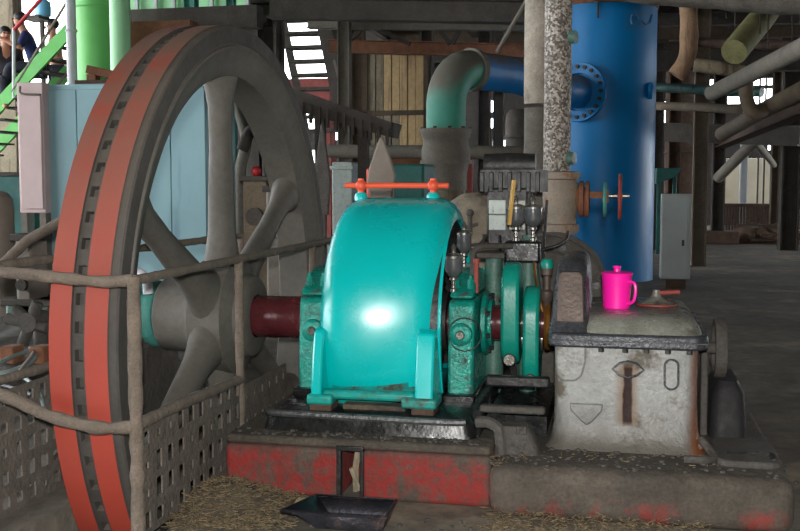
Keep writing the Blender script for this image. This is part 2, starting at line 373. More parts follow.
# upper working deck: plates on joists carried by beams
g = G(); g.box(-4.1, 6.5, 13.0, 26.5, 3.62, 3.72)
deck = struct('trim_deck', g, 'steel_dark')
g = G(); g.box(-3.9, 1.2, 9.3, 13, 3.9, 4.0); struct('trim_deck_near', g, 'steel_dark')
for i, Y in enumerate((13.05, 15.2, 17.4, 19.6, 21.8, 24)):
    g = G(); g.box(-4.0, 6.4, Y, Y + .12, 3.34, 3.62); g.box(-4.0, 6.4, Y - .06, Y + .18, 3.32, 3.345); mk('joist', g, 'steel_brown' if i in (0, 2) else 'steel_dark', deck)
for X in (-3.9, -2.4, -.6, 1.6, 3.6, 5.4):
    g = G(); g.box(X, X + .1, 13, 26, 3.45, 3.62); mk('girder', g, 'steel_dark', deck)

# ================================================================ engine foundation
g = G()                                                  # left plinth with the slot in its face
xl, xr, yf, yb = -1.33, -.40, 3.40, 5.2
s0, s1 = -.916, -.842
for a, b in ((xl, s0), (s1, xr)): g.box(a, b, yf, yf + .25, 0, .172)
g.box(xl, xr, yf + .25, yb, 0, .172); g.box(xl, xr, yf, yb, .172, .205)
fb = mk('foundation_block', g, ['plinth_red'], None, bevel=.02, seg=3); tag(fb, 'low masonry plinth under the teal gear cover, worn red paint on its face', 'plinth')
g = G(); g.tube([(-.885, 3.5, 0), (-.88, 3.47, .09), (-.862, 3.44, .165)], .012, 6); g.tube([(-.86, 3.45, .02), (-.885, 3.43, .1)], .008, 6); mk('stake', g, 'tan_dirty', fb)
g = G(); g.box(s0 - .012, s0 + .004, yf - .006, yf + .02, .0, .18); g.box(s1 - .004, s1 + .01, yf - .006, yf + .02, 0, .18); g.box(s0 - .012, s1 + .01, yf - .008, yf + .02, .168, .186); mk('slot_frame', g, 'black_iron', fb, bevel=.003)
g = G(); g.box(-.398, .545, 3.30, 5.2, 0, .17)
tag(mk('foundation_block', g, ['plinth_red'], None, bevel=.045, seg=4), 'low grimy plinth under the grey crankcase, red paint traces along its foot', 'plinth')

# bed casting
bed = thing('engine_bed', 'black oily cast iron bed plate under the teal gear cover', 'machine bed', (-.8, 4.1, .205))
g = G(); g.loft([rrect(-1.23, -.46, 3.49, 4.75, .205, .05), rrect(-1.22, -.47, 3.5, 4.74, .25, .05), rrect(-1.2, -.49, 3.53, 4.7, .268, .05)]); mk('bed_plate', g, 'black_oil', bed)
g = G(); g.tube(curve([(-1.215, 3.56, .262), (-1.2, 3.512, .264), (-1.1, 3.502, .264), (-.85, 3.502, .26), (-.6, 3.502, .258), (-.5, 3.51, .258)], 5), .013, 8); mk('drip_lip', g, 'bed_edge', bed)
for x in (-1.03, -.66):
    g = G(); g.box(x - .04, x + .04, 3.555, 3.66, .262, .29); mk('packing_block', g, 'rust_dark', bed, bevel=.004)
g = G(); g.box(-.96, -.73, 3.60, 3.66, .262, .285); mk('packing_block', g, 'grime_brown', bed, bevel=.004)

# ================================================================ flywheel
WY, WZ, WR = 4.1, .528, 1.175; XL, XR = -1.717, -1.489
fw = thing('flywheel', 'huge iron flywheel with two red painted bands around its rim', 'flywheel', (-1.6, WY, WZ - WR))
rp = [(WR, XL), (WR, XL + .073, ), (WR - .009, XL + .075), (WR - .009, XL + .118), (WR, XL + .120), (WR, XL + .196), (WR - .004, XL + .199), (WR - .004, XR - .006), (WR - .010, XR),
      (WR - .068, XR), (WR - .071, XR - .010), (WR - .076, XR - .010), (WR - .082, XR + .001), (WR - .09, XR + .002), (WR - .1, XR - .008), (WR - .15, XR - .022), (WR - .175, XR - .03), (WR - .195, XR - .045), (WR - .2, XL + .04), (WR - .15, XL + .02), (WR - .07, XL)]
g = G(); g.lathe(rp, (0, WY, WZ), 'x', 168, closed=True, mats=[0, 1, 3, 1, 0, 1, 1, 1, 1, 2, 2, 2, 2, 2, 2, 2, 2, 2, 2, 2, 2])
# recessed band removed here is rebuilt below with its barring pockets
keep = [i for i, m in enumerate(g.m) if m != 3]; g.f = [g.f[i] for i in keep]; g.m = [g.m[i] for i in keep]
mk('rim', g, ['wheel_red', 'wheel_dark', 'wheel_iron'], fw, sharp=30)
g = G(); N = 84; ga, gb = XL + .075, XL + .118; ha, hb = ga + .008, gb - .008; r0, r1 = WR - .009, WR - .034
def wp(x, r, a): return (x, WY - r * math.cos(a), WZ + r * math.sin(a))
for k in range(N):
    a = 2 * math.pi * k / N; b = a + 2 * math.pi / N * .42; c = a + 2 * math.pi / N
    g.add([wp(ga, r0, b), wp(gb, r0, b), wp(gb, r0, c), wp(ga, r0, c)], [(0, 1, 2, 3)])
    for u, v in ((ga, ha), (hb, gb)): g.add([wp(u, r0, a), wp(v, r0, a), wp(v, r0, b), wp(u, r0, b)], [(0, 1, 2, 3)])
    g.add([wp(ha, r0, a), wp(hb, r0, a), wp(hb, r0, b), wp(ha, r0, b), wp(ha, r1, a), wp(hb, r1, a), wp(hb, r1, b), wp(ha, r1, b)],
          [(4, 5, 6, 7), (0, 1, 5, 4), (1, 2, 6, 5), (2, 3, 7, 6), (3, 0, 4, 7)])
mk('barring_band', g, 'wheel_dark', fw)
g = G(); g.lathe([(.09, -1.86), (.14, -1.86), (.15, -1.85), (.16, -1.72), (.175, -1.70), (.235, -1.67), (.24, -1.53), (.175, -1.5), (.165, -1.465), (.15, -1.455), (.09, -1.455)], (0, WY, WZ), 'x', 40); mk('hub', g, 'wheel_iron', fw)
for k in range(6):                                        # elliptical spokes flaring into hub and rim
    a = R(90 + 60 * k); d = Vector((0, -math.cos(a), math.sin(a))); t = Vector((0, math.sin(a), math.cos(a))); secs = []
    for q, wt, wxx in ((.18, .12, .085), (.25, .09, .068), (.34, .068, .056), (.7, .047, .047), (.86, .052, .05), (.94, .075, .062), (.985, .11, .07)):
        c = Vector((-1.605, WY, WZ)) + d * q
        secs.append([c + t * (wt * math.cos(R(s * 22.5))) + Vector((wxx * math.sin(R(s * 22.5)), 0, 0)) for s in range(16)])
    g = G(); g.loft(secs); mk('spoke', g, 'wheel_iron', fw, sharp=60)

# main shaft
g = G(); g.lathe([(0, -2.13), (.075, -2.13), (.08, -2.12), (.08, -1.46), (.086, -1.45), (.086, -1.22), (.07, -1.21), (.07, -.22), (0, -.22)], (0, WY, WZ), 'x', 32)
top('main_shaft', g, 'maroon', 'glossy maroon shaft running from the flywheel through the teal gear cover', 'shaft')

# flywheel guard rail
GX, GY, GL = -1.40, 2.865, -1.93
gd = thing('flywheel_guard', 'dust-caked pipe railing with perforated plates fencing the flywheel', 'guard rail', (-1.65, 3.8, 0))
def lump(pts, r, n=9, amp=.22, step=.02):
    P = [Vector(p) for p in pts]; out = []
    for i in range(len(P) - 1):
        k = max(2, int((P[i + 1] - P[i]).length / step)); out += [P[i].lerp(P[i + 1], j / k) for j in range(k)]
    out.append(P[-1]); rs = [r * (1 + amp * noise.noise(p * 22)) for p in out]
    return G().tube(out, rs, n)
zt, zl = .79, .345
mk('rail', lump(curve([(GL, GY, .815), (-1.7, GY - .01, .80), (-1.5, GY - .005, .785), (GX, GY, zt)], 6), .018), 'guard_dust', gd)
mk('rail', lump([(GX, GY, zt), (GX, 3.75, zt), (GX, 4.9, zt), (GX, 5.2, zt)], .016), 'guard_dust', gd)
mk('rail', lump(curve([(GL, GY, .45), (-1.8, GY - .01, .42), (-1.68, GY - .012, .375), (-1.52, GY - .01, .345), (GX, GY, .35)], 6), .02), 'guard_dust', gd)
mk('rail', lump([(GX, GY, .355), (GX, 3.2, .352), (GX, 3.74, .33)], .019), 'guard_dust', gd)
mk('rail', lump([(GL, GY, .815), (GL, 5.2, .80)], .017), 'guard_dust', gd)
mk('rail', lump([(GL, GY, .45), (GL, 5.2, .40)], .017), 'guard_dust', gd)
for x, y, r in ((GX, GY, .021), (GX, 3.745, .017), (GX, 4.72, .016), (GL, GY, .02), (GL, 5.2, .017)):
    mk('post', lump([(x, y, 0), (x, y, zt + .012)], r), 'guard_dust', gd)
def perforated(x, y0, y1, z0, z1, pitch, hw, hh, th=.006):   # plate in the plane x with rounded square holes
    g = G(); ny = round((y1 - y0) / pitch); nz_ = round((z1 - z0) / pitch); py = (y1 - y0) / ny; pz = (z1 - z0) / nz_
    for i in range(ny):
        for j in range(nz_):
            cy, cz = y0 + (i + .5) * py, z0 + (j + .5) * pz; rnd = random.random()
            w_, h_ = hw * random.uniform(.75, 1.1), hh * random.uniform(.7, 1.1)
            if rnd < .16: w_ *= .45; h_ *= .5
            out = []; inn = []
            for k in range(12):
                t = R(30 * k + 15); c, s = math.cos(t), math.sin(t); m = max(abs(c), abs(s)); q = .82 * m + .18
                out.append((cy + py / 2 * c / m, cz + pz / 2 * s / m)); inn.append((cy + w_ / 2 * c / q * 1., cz + h_ / 2 * s / q))
            vs = [(x + d, *p) for d in (th / 2, -th / 2) for ring in (out, inn) for p in ring]; fs = []
            for k in range(12):
                k2 = (k + 1) % 12
                fs += [(k, k2, 12 + k2, 12 + k), (24 + k, 36 + k, 36 + k2, 24 + k2), (12 + k, 12 + k2, 36 + k2, 36 + k)]
            g.add(vs, fs)
    return g
mk('perforated_plate', perforated(GX, GY + .02, 3.74, .0, .345, .082, .046, .058), 'guard_plate', gd)
mk('perforated_plate', perforated(GL, GY + .02, 3.75, .0, .41, .078, .042, .05), 'guard_plate', gd)
mk('perforated_plate', perforated(GX, 3.76, 4.3, .0, .30, .09, .02, .03), 'guard_plate', gd)

# ================================================================ gear cover
gc = thing('gear_cover', 'bright glossy teal domed gear cover in the middle of the engine', 'gear cover', (-.84, 4.1, .27))
HR = .49; X0, X1 = -1.065, -.62; f_ = .085
prof = [(.40, X0 + .012), (.405, X0), (HR - f_, X0)]
prof += [(HR - f_ + f_ * math.sin(R(t)), X0 + f_ - f_ * math.cos(R(t))) for t in (22.5, 45, 67.5, 90)]
crown = lambda x: HR - .8 * max(0, x + .96) ** 2                # barrel-shaped towards its right end
prof += [(HR + 0 * crown(X0 + .085 + (X1 - .075 - X0 - .085) * i / 14), X0 + .085 + (X1 - .075 - X0 - .085) * i / 14) for i in range(1, 15)]
rE = prof[-1][0]
prof += [(rE - .075 + .075 * math.cos(R(t)), X1 - .075 + .075 * math.sin(R(t))) for t in (22.5, 45, 67.5, 90)]
prof += [(.405, X1), (.40, X1 - .012), (.40, X1 - .014), (.40, X1 - .05), (.455, X1 - .16), (.46, X0 + f_), (.40, X0 + .014)]
g = G(); L_ = len(prof); g.lathe(prof, (0, WY, WZ), 'x', 96, -33, 213, closed=True, mats=[1 if i >= L_ - 6 else 0 for i in range(L_)])
for i, v in enumerate(g.v):                               # the front is bellied, the crest straight
    dy, dz = WY - v.y, v.z - WZ; r = math.hypot(dy, dz); u = v.x + 1.0
    if r > .41 and u > 0 and dy > 0:
        k = .7 * u * u * (dy / r) ** 1.5 * min(1, (r - .41) / .03); g.v[i] = Vector((v.x, WY - dy * (r - k) / r, WZ + dz * (r - k) / r))
for i, f in enumerate(g.f):
    c = sum((g.v[j] for j in f), Vector()) / len(f)
    if g.m[i] == 0 and c.z < .345 and c.y < WY and X0 + .04 < c.x < X1 - .03: g.m[i] = 2
mk('shell', g, ['hood_teal', 'black_iron', 'hood_grime'], gc, sharp=50)
rib = [(3.66, .56), (3.612, .545), (3.588, .47), (3.57, .38), (3.56, .295), (3.80, .295), (3.76, .36), (3.70, .46)]
for x0, x1, mt in ((-1.068, -1.03, 'hood_teal'), (-.69, -.625, 'hood_teal')):
    g = G(); g.prism(rib, 'x', x0, x1); mk('rib', g, mt, gc, bevel=.008)
g = G(); g.box(-1.03, -.69, 3.575, 3.63, .305, .338); mk('foot_bar', g, 'hood_grime', gc, bevel=.012)
for x0, x1 in ((-1.08, -.985), (-.735, -.61)):
    g = G(); g.box(x0, x1, 3.548, 3.68, .288, .325); mk('foot', g, 'hood_grime', gc, bevel=.01)
for x0, x1 in ((-1.065, -.62),):
    g = G(); g.box(x0, x1, 4.5, 4.62, .29, .33); mk('foot', g, 'hood_grime', gc, bevel=.01)
for x in (-1.012, -.719):
    g = G(); g.lathe([(0, .0), (.026, 0), (.026, .02), (.018, .032), (0, .034)], (x, WY, WZ + HR - .012), 'z', 16); mk('stud_boss', g, 'hood_teal', gc)
lb = mk('lifting_bar', G().tube([(-1.078, WY, 1.066), (-.655, WY, 1.066)], .0115, 12), 'orange_rod', gc, bevel=.004)
for x in (-1.012, -.719):
    g = G(); g.ball((x, WY, 1.066), .024, 14); g.cyl((x, WY, 1.025), (x, WY, 1.06), .013, n=12); g.cyl((x, WY, 1.08), (x, WY, 1.094), .012, n=10); mk('eye_bolt', g, 'orange_rod', lb)
# gear inside the cover
poly = []
for k in range(40):
    for q, r in ((0, .225), (.25, .225), (.4, .25), (.75, .25), (.9, .225)):
        a = 2 * math.pi * (k + q) / 40; poly.append((WY + r * math.cos(a), WZ + r * math.sin(a)))
poly2 = [(WY + .33 * math.cos(2 * math.pi * k / 40), WZ + .33 * math.sin(2 * math.pi * k / 40)) for k in range(40)]
gg = thing('spur_gear', 'black toothed gear showing inside the open side of the teal cover', 'gear', (-.84, WY, .278))
g = G(); g.prism(poly, 'x', -.95, -.70); mk('toothed_rim', g, 'black_oil', gg)
g = G(); g.cyl((-1.0, WY, WZ), (-.65, WY, WZ), .12, n=24); mk('hub', g, 'black_iron', gg)

# ================================================================ bearing pedestals
def pedestal(x0, x1, label, mt='teal_oily'):
    xm = (x0 + x1) / 2
    t = thing('bearing_pedestal', label, 'bearing', (xm, WY, .27), 'bearing pedestals of the main shaft')
    g = G(); g.prism([(3.84, .27), (3.845, .40), (3.86, .62), (3.88, .64), (4.32, .64), (4.34, .62), (4.37, .27)], 'x', x0, x1); mk('body', g, mt, t, bevel=.012)
    g = G(); g.prism([(3.86, .645), (3.87, .665), (3.93, .695), (4.0, .73), (4.1, .745), (4.2, .73), (4.27, .695), (4.33, .665), (4.34, .645)], 'x', x0 + .004, x1 - .004); mk('cap', g, mt, t, bevel=.012)
    cv = mk('cover_plate', G().lathe([(0, -.022), (.03, -.022), (.042, -.014), (.044, 0), (.044, .01)], (xm, 3.852, .512), 'y', 28), mt, t)
    g = G(); g.lathe([(0, -.008), (.014, -.008), (.018, 0)], (xm, 3.83, .512), 'y', 16); mk('plug', g, 'steel', cv)
    for y in (3.9, 4.3):
        for dx in (-.028, .028):
            g = G(); g.cyl((xm + dx, y, .68), (xm + dx, y, .715), .013, n=6); g.cyl((xm + dx, y, .71), (xm + dx, y, .73), .007, n=8); mk('nut', g, mt, t)
    g = G(); g.box(x0 - .01, x1 + .01, 3.80, 4.42, .262, .292); mk('foot', g, 'black_oil', t, bevel=.006)
    return t
pr = pedestal(-.618, -.52, 'teal oil-wet bearing pedestal right of the domed gear cover')
g = G(); g.tube([(-.552 + .062 * math.cos(R(a)), 3.835, .515 + .062 * math.sin(R(a))) for a in range(0, 360, 15)], .0025, 6, closed=True); mk('wire_loop', g, 'black_iron', pr)
pedestal(-1.20, -1.085, 'teal oil-wet bearing pedestal left of the domed gear cover, beside the flywheel')
ob = thing('bearing_pedestal', 'blue-green outboard bearing pedestal seen behind the flywheel spokes', 'bearing', (-1.98, WY, 0), 'bearing pedestals of the main shaft')
g = G(); g.prism([(3.8, 0), (3.84, .25), (3.92, .42), (4.28, .42), (4.36, .25), (4.4, 0)], 'x', -2.06, -1.9); mk('body', g, 'grime', ob, bevel=.02)
g = G(); g.cyl((-2.08, WY, WZ), (-1.875, WY, WZ), .14, n=28); mk('housing', g, 'teal_post', ob, bevel=.02)
g = G(); g.tube(curve([(-2.0, 3.95, .62), (-2.0, 3.95, .70), (-1.95, 3.9, .725), (-1.86, 3.86, .72), (-1.82, 3.84, .69), (-1.815, 3.84, .64)], 5), .02, 10); mk('oil_pipe', g, 'pipe_white', ob)

def oilcup(x, y, z, label, r=.034, h=.075):
    t = thing('oil_cup', label, 'oil cup', (x, y, z), 'glass oil cups of the engine')
    g = G(); g.lathe([(0, 0), (.013, 0), (.013, .012), (.008, .016), (.008, .04), (.016, .045), (.016, .055), (.006, .06)], (x, y, z), 'z', 14); mk('stem', g, 'steel', t)
    b = z + .055
    g = G(); g.lathe([(.008, 0), (r * .55, .004), (r * .92, .02), (r, .03), (r, h), (0, h)], (x, y, b), 'z', 20); mk('bowl', g, 'glass_oil', t)
    g = G(); g.lathe([(r * 1.06, h - .002), (r * 1.08, h + .006), (r * .6, h + .014), (.008, h + .018), (.008, h + .03), (.011, h + .034), (.003, h + .05), (0, h + .052)], (x, y, b), 'z', 20); mk('lid', g, 'steel', t)
    return t
oilcup(wx(453.5, 3.89, 280), 3.89, .668, 'glass oil cup nearest the camera on the teal bearing cap')
oilcup(wx(464, 4.16, 250), 4.16, .742, 'glass oil cup behind the nearest one, on the same teal bearing', .03)
top('oil_can_spout', G().tube([(-.525, 3.95, .66), (-.525, 3.95, .78)], .009, 8).cyl((-.525, 3.95, .775), (-.525, 3.95, .79), .013, n=10), 'red_old', 'little red-topped copper oil tube beside the glass oil cups', 'tube')

# ================================================================ crank
ck = thing('crank', 'pair of teal crank webs on the maroon shaft left of the crankcase', 'crank', (-.36, WY, .3))
def web(x0, x1, z0, z1, hw):
    cy = 4.02; pts = []; zc0, zc1 = z0 + hw, z1 - hw
    for k in range(9): t = R(180 * k / 8); pts.append((cy + hw * math.cos(t), zc1 + hw * math.sin(t)))
    for k in range(9): t = R(180 + 180 * k / 8); pts.append((cy + hw * math.cos(t), zc0 + hw * math.sin(t)))
    return G().prism(pts, 'x', x0, x1)
wa = mk('crank_web', web(-.428, -.36, .385, .775, .11), 'teal_web', ck, bevel=.012, seg=2)
wb = mk('crank_web', web(-.345, -.285, .30, .685, .11), 'teal_web', ck, bevel=.012, seg=2)
g = G(); g.cyl((-.394, 3.91, .412), (-.394, 3.95, .412), .024, n=16); mk('end_cap', g, 'steel', wa, bevel=.004)
g = G(); g.cyl((-.315, 3.905, .34), (-.315, 3.93, .34), .022, n=16); mk('end_cap', g, 'bed_edge', wb, bevel=.004)
g = G(); g.cyl((-.43, WY, .47), (-.28, WY, .47), .05, n=20); mk('crank_pin', g, 'steel', ck)
g = G(); g.lathe([(.07, -.272), (.10, -.272), (.105, -.262), (.10, -.25), (.07, -.25)], (0, WY, WZ), 'x', 28); mk('thrust_ring', g, 'brass', ck)
cp = thing('shaft_coupling', 'oily green shaft coupling disc beside the right bearing pedestal', 'coupling', (-.475, WY, .4))
g = G(); g.lathe([(.07, -.518), (.115, -.518), (.125, -.512), (.125, -.496), (.115, -.49), (.095, -.488), (.095, -.476), (.07, -.476)], (0, WY, WZ), 'x', 32); mk('disc', g, 'teal_oily', cp)
for k in range(8):
    a = R(45 * k + 20); g = G(); y, z = WY + .112 * math.cos(a), WZ + .112 * math.sin(a); g.cyl((-.492, y, z), (-.478, y, z), .011, n=6); mk('bolt', g, 'black_iron', cp)

# pit frame under the crank
pf = thing('crank_pit_frame', 'black grimy iron frame around the pit below the crank webs', 'frame', (-.36, 3.9, .17))
g = G(); g.box(-.46, -.235, 3.56, 3.60, .285, .31); mk('front_bar', g, 'grime', pf, bevel=.008)
g = G(); g.prism([(3.52, .205), (3.6, .29), (3.64, .29), (3.64, .205)], 'x', -.49, -.452); mk('side_cheek', g, 'black_iron', pf, bevel=.008)
g = G(); g.box(-.455, -.24, 3.74, 4.4, .165, .24); mk('pan', g, 'black_oil', pf)
g = G(); g.box(-.47, -.235, 3.80, 3.84, .33, .37); mk('rear_bar', g, 'black_iron', pf, bevel=.008)
g = G(); g.loft([rrect(-.40, -.24, 3.45, 3.58, .16, .03), rrect(-.395, -.26, 3.48, 3.59, .21, .03), rrect(-.38, -.29, 3.5, 3.585, .255, .025)]); mk('sludge_lump', g, 'grime', pf)
g = G(); g.tube(curve([(-.46, 3.5, .265), (-.42, 3.49, .268), (-.385, 3.48, .25), (-.375, 3.47, .20), (-.372, 3.46, .165)], 5), .02, 8); mk('drain_spout', g, 'grime', pf)
g = G(); g.box(-.325, -.29, 3.475, 3.51, .235, .262); mk('bolt_head', g, 'grime', pf, bevel=.004)

# ================================================================ crankcase
cc = thing('crankcase', 'stained grey cast crankcase with dark flange, the pink mug standing on it', 'crankcase', (.03, 3.95, .17))
cx0, cx1, cy0, cy1 = -.208, .272, 3.60, 4.30
g = G(); g.loft([rrect(cx0 - .03, cx1 + .03, cy0 - .045, cy1 + .03, .168, .06), rrect(cx0 - .012, cx1 + .014, cy0 - .02, cy1, .195, .06), rrect(cx0 - .002, cx1 + .004, cy0 - .006, cy1, .25, .055),
                 rrect(cx0, cx1, cy0, cy1, .32, .05), rrect(cx0, cx1 - .002, cy0, cy1, .54, .05)])
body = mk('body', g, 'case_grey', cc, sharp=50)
fl_ = mk('flange', G().loft([rrect(cx0 - .022, cx1 + .03, cy0 - .028, cy1 + .02, .520, .05), rrect(cx0 - .022, cx1 + .03, cy0 - .028, cy1 + .02, .568, .05)]), 'flange_dark', cc, bevel=.008)
g = G(); g.box(cx0 - .015, cx1 + .022, cy0 - .031, cy0 - .02, .543, .547); mk('flange_joint', g, 'black_iron', fl_)
for x in (-.05, .03, .10, .17, .24):
    g = G(); g.cyl((x, 3.592, .506), (x, 3.592, .525), .010, n=6); mk('nut', g, 'black_iron', fl_)
lid = mk('lid', G().loft([rrect(-.11, cx1 + .012, cy0 - .01, cy1, .562, .05), rrect(-.11, cx1 + .005, cy0 + .005, cy1, .585, .05), rrect(-.105, cx1 - .02, cy0 + .04, cy1 - .02, .612, .06),
                          rrect(-.1, cx1 - .06, cy0 + .09, cy1 - .05, .624, .06)]), 'lid_grey', cc, sharp=60)
hp = mk('bearing_hump', G().loft([rrect(-.232, -.09, 3.60, 4.25, .562, .03), rrect(-.222, -.095, 3.64, 4.24, .62, .035), rrect(-.215, -.10, 3.68, 4.22, .74, .04), rrect(-.208, -.105, 3.71, 4.19, .785, .04),
                                  rrect(-.195, -.118, 3.76, 4.15, .808, .035), rrect(-.178, -.135, 3.82, 4.1, .815, .02)]), 'flange_dark', cc, sharp=60)
g = G(); yy = lambda z: 3.64 + (z - .62) * (.04 / .12) - .004
ring = []
for x, z in ((-.204, .60), (-.11, .60), (-.114, .70), (-.117, .755), (-.128, .77), (-.19, .77), (-.201, .755), (-.203, .70)): ring.append((x, z))
g.add([(x, yy(z) - .004, z) for x, z in ring] + [(x, yy(z) + .02, z) for x, z in ring], [tuple(range(8)), tuple(range(15, 7, -1))] + [(i, 8 + i, 8 + (i + 1) % 8, (i + 1) % 8) for i in range(8)])
mk('face_panel', g, 'crank_plate', hp, bevel=.004)
# bosses cast on the front face
def boss(name, pts, h, mt, par=body, r=.0045):
    c = [(x, cy0 - h, z) for x, z in pts]; g = G(); g.tube(c, r, 6, closed=True); return mk(name, g, mt, par)
oval = [(.183 + .022 * math.cos(R(a)) , .435 + (.028 if math.sin(R(a)) > 0 else -.028) + .022 * math.sin(R(a))) for a in range(0, 360, 20)]
boss('oval_rim', oval, .002, 'flange_dark'); g = G(); g.prism([(x, z) for x, z in oval], 'y', cy0 - .004, cy0 + .01); mk('oval_pad', g, 'case_grey', body)
dia = [(-.012, .447), (.012, .468), (.04, .475), (.068, .468), (.092, .447), (.068, .428), (.04, .418), (.012, .428)]
boss('diamond_rim', dia, .002, 'flange_dark')
tri = [(-.155, .325), (-.04, .325), (-.045, .30), (-.075, .265), (-.095, .25), (-.115, .265), (-.15, .30)]
g = G(); g.prism(tri, 'y', cy0 - .016, cy0 + .01); mk('pointed_lug', g, 'case_grey', body, bevel=.006)
g = G(); g.prism([(-.202, .53), (-.10, .53), (-.10, .47), (-.112, .42), (-.135, .40), (-.18, .40), (-.2, .42)], 'y', cy0 - .012, cy0 + .01); mk('bearing_pad', g, 'case_grey', body, bevel=.008)
# handwheel on its right
hw = thing('handwheel', 'small grey handwheel on the right end of the crankcase', 'handwheel', (.36, 3.92, .35))
g = G(); g.lathe([(.105, .345), (.108, .35), (.108, .38), (.105, .385), (.088, .385), (.085, .38), (.085, .35), (.088, .345)], (0, 3.92, .482), 'x', 36, closed=True); mk('rim', g, 'grime', hw)
g = G(); g.cyl((.27, 3.92, .482), (.39, 3.92, .482), .022, n=16); mk('hub', g, 'grime', hw)
for k in range(4):
    a = R(90 * k + 30); g = G(); g.beam((.366, 3.92, .482), (.366, 3.92 + .092 * math.cos(a), .482 + .092 * math.sin(a)), .02, .012, up=(1, 0, 0)); mk('spoke', g, 'grime', hw)
g = G(); g.prism([(3.86, .17), (3.98, .17), (3.955, .47), (3.885, .47)], 'x', .30, .325); mk('bracket', g, 'grime', hw, bevel=.006)

# mug on the lid
mg = thing('mug', 'bright pink plastic mug with lid standing on the grey crankcase', 'mug', (.0, 3.86, .624))
c = (.0, 3.86, .624); c = (wx(616.5, 3.86, 300), 3.86, .624)
g = G(); g.lathe([(0, 0), (.044, 0), (.048, .004), (.0535, .117), (.055, .124), (.051, .124), (.047, .008), (0, .008)], c, 'z', 32); mk('cup', g, 'pink', mg)
md = mk('lid', G().lathe([(0, .124), (.057, .124), (.058, .129), (.05, .133), (.02, .134), (0, .134)], c, 'z', 32), 'pink', mg)
g = G(); g.lathe([(0, .132), (.012, .132), (.011, .144), (.015, .149), (.015, .154), (0, .156)], c, 'z', 16); mk('knob', g, 'pink', md)
g = G(); a = Vector(c); dr = Vector((.8, -.6, 0)); g.tube(curve([a + dr * .05 + Vector((0, 0, .1)), a + dr * .078 + Vector((0, 0, .095)), a + dr * .082 + Vector((0, 0, .06)), a + dr * .072 + Vector((0, 0, .03)), a + dr * .047 + Vector((0, 0, .02))], 6), .0055, 8); mk('handle', g, 'pink', mg)
# red pan with handle
pn = thing('filler_cap', 'dusty red-rimmed conical cap with a side handle on the crankcase lid', 'cap', (.13, 4.0, .622))
c = (wx(656, 4.0, 300), 4.0, .622)
g = G(); g.lathe([(0, 0), (.072, 0), (.076, .004), (.075, .008), (.066, .009)], c, 'z', 32); mk('rim', g, 'red_old', pn)
g = G(); g.lathe([(.068, .008), (.04, .02), (.018, .034), (.013, .05), (.012, .058), (0, .06)], c, 'z', 24); mk('cone', g, 'lid_grey', pn)
g = G(); g.cyl((c[0] - .012, c[1], c[2] + .045), (c[0] + .085, c[1] + .02, c[2] + .05), .009, n=10); mk('handle', g, 'red_old', pn)
# slab and drain pipe right of the crankcase
g = G(); g.loft([rrect(.32, .53, 3.44, 3.78, .168, .05), rrect(.325, .525, 3.445, 3.775, .19, .05)]); g2 = G()
sl = top('slab', g, 'grime', 'low grimy slab on the plinth to the right of the crankcase', 'slab', bevel=.006)
g = G(); g.tube(curve([(.36, 3.55, .192), (.48, 3.55, .194), (.5, 3.52, .192), (.5, 3.47, .19)], 5), .008, 6); mk('drain_groove', g, 'black_iron', sl)
top('drain_pipe', G().tube(curve([(.285, 3.62, .215), (.31, 3.58, .19), (.32, 3.5, .185), (.28, 3.46, .185), (.22, 3.46, .185)], 6), .014, 8), 'grime', 'grimy bent drain pipe curling round the right foot of the crankcase', 'pipe')
g = G(); g.loft([rrect(.33, .46, 3.82, 4.2, .17, .04), rrect(.34, .45, 3.84, 4.18, .33, .04), rrect(.36, .43, 3.88, 4.14, .37, .03)]); top('oil_pump', g, 'rubber_black', 'black oily pump box in the shade below the handwheel', 'pump')
# ================================================================ behind the crank: lubricators, pump, valve, lagged pipes
def at(px, py, Y): return W(px, py, 'y', Y)
def ring(c, axis, r, t, n=28, m=8):                      # torus
    c = Vector(c); P = []
    for k in range(n):
        a = 2 * math.pi * k / n; P.append(c + Vector({'x': (0, math.cos(a), math.sin(a)), 'y': (math.cos(a), 0, math.sin(a)), 'z': (math.cos(a), math.sin(a), 0)}[axis]) * r)
    return G().tube(P, t, m, closed=True)
# dark round cylinder end behind the crankcase
sc = thing('steam_cylinder', 'dark grimy round steam cylinder behind the crankcase hump', 'cylinder', (-.33, 4.75, .17))
ccx, ccz, cr = -.295, .60, .25
g = G(); g.lathe([(0, 4.46), (.18, 4.46), (.19, 4.47), (.19, 4.5), (.235, 4.505), (.25, 4.52), (.25, 4.56), (.225, 4.57), (.225, 4.85), (.25, 4.86), (.25, 4.90), (0, 4.91)], (ccx, 0, ccz), 'y', 48); mk('barrel', g, 'grime', sc)
for k in range(12):
    a = R(30 * k + 12); g = G(); x, z = ccx + .213 * math.cos(a), ccz + .213 * math.sin(a); g.cyl((x, 4.485, z), (x, 4.51, z), .017, n=6); mk('stud_nut', g, 'black_iron', sc)
g = G(); g.box(ccx - .085, ccx + .2, 4.52, 4.88, .17, .42); mk('saddle', g, 'grime', sc, bevel=.02)
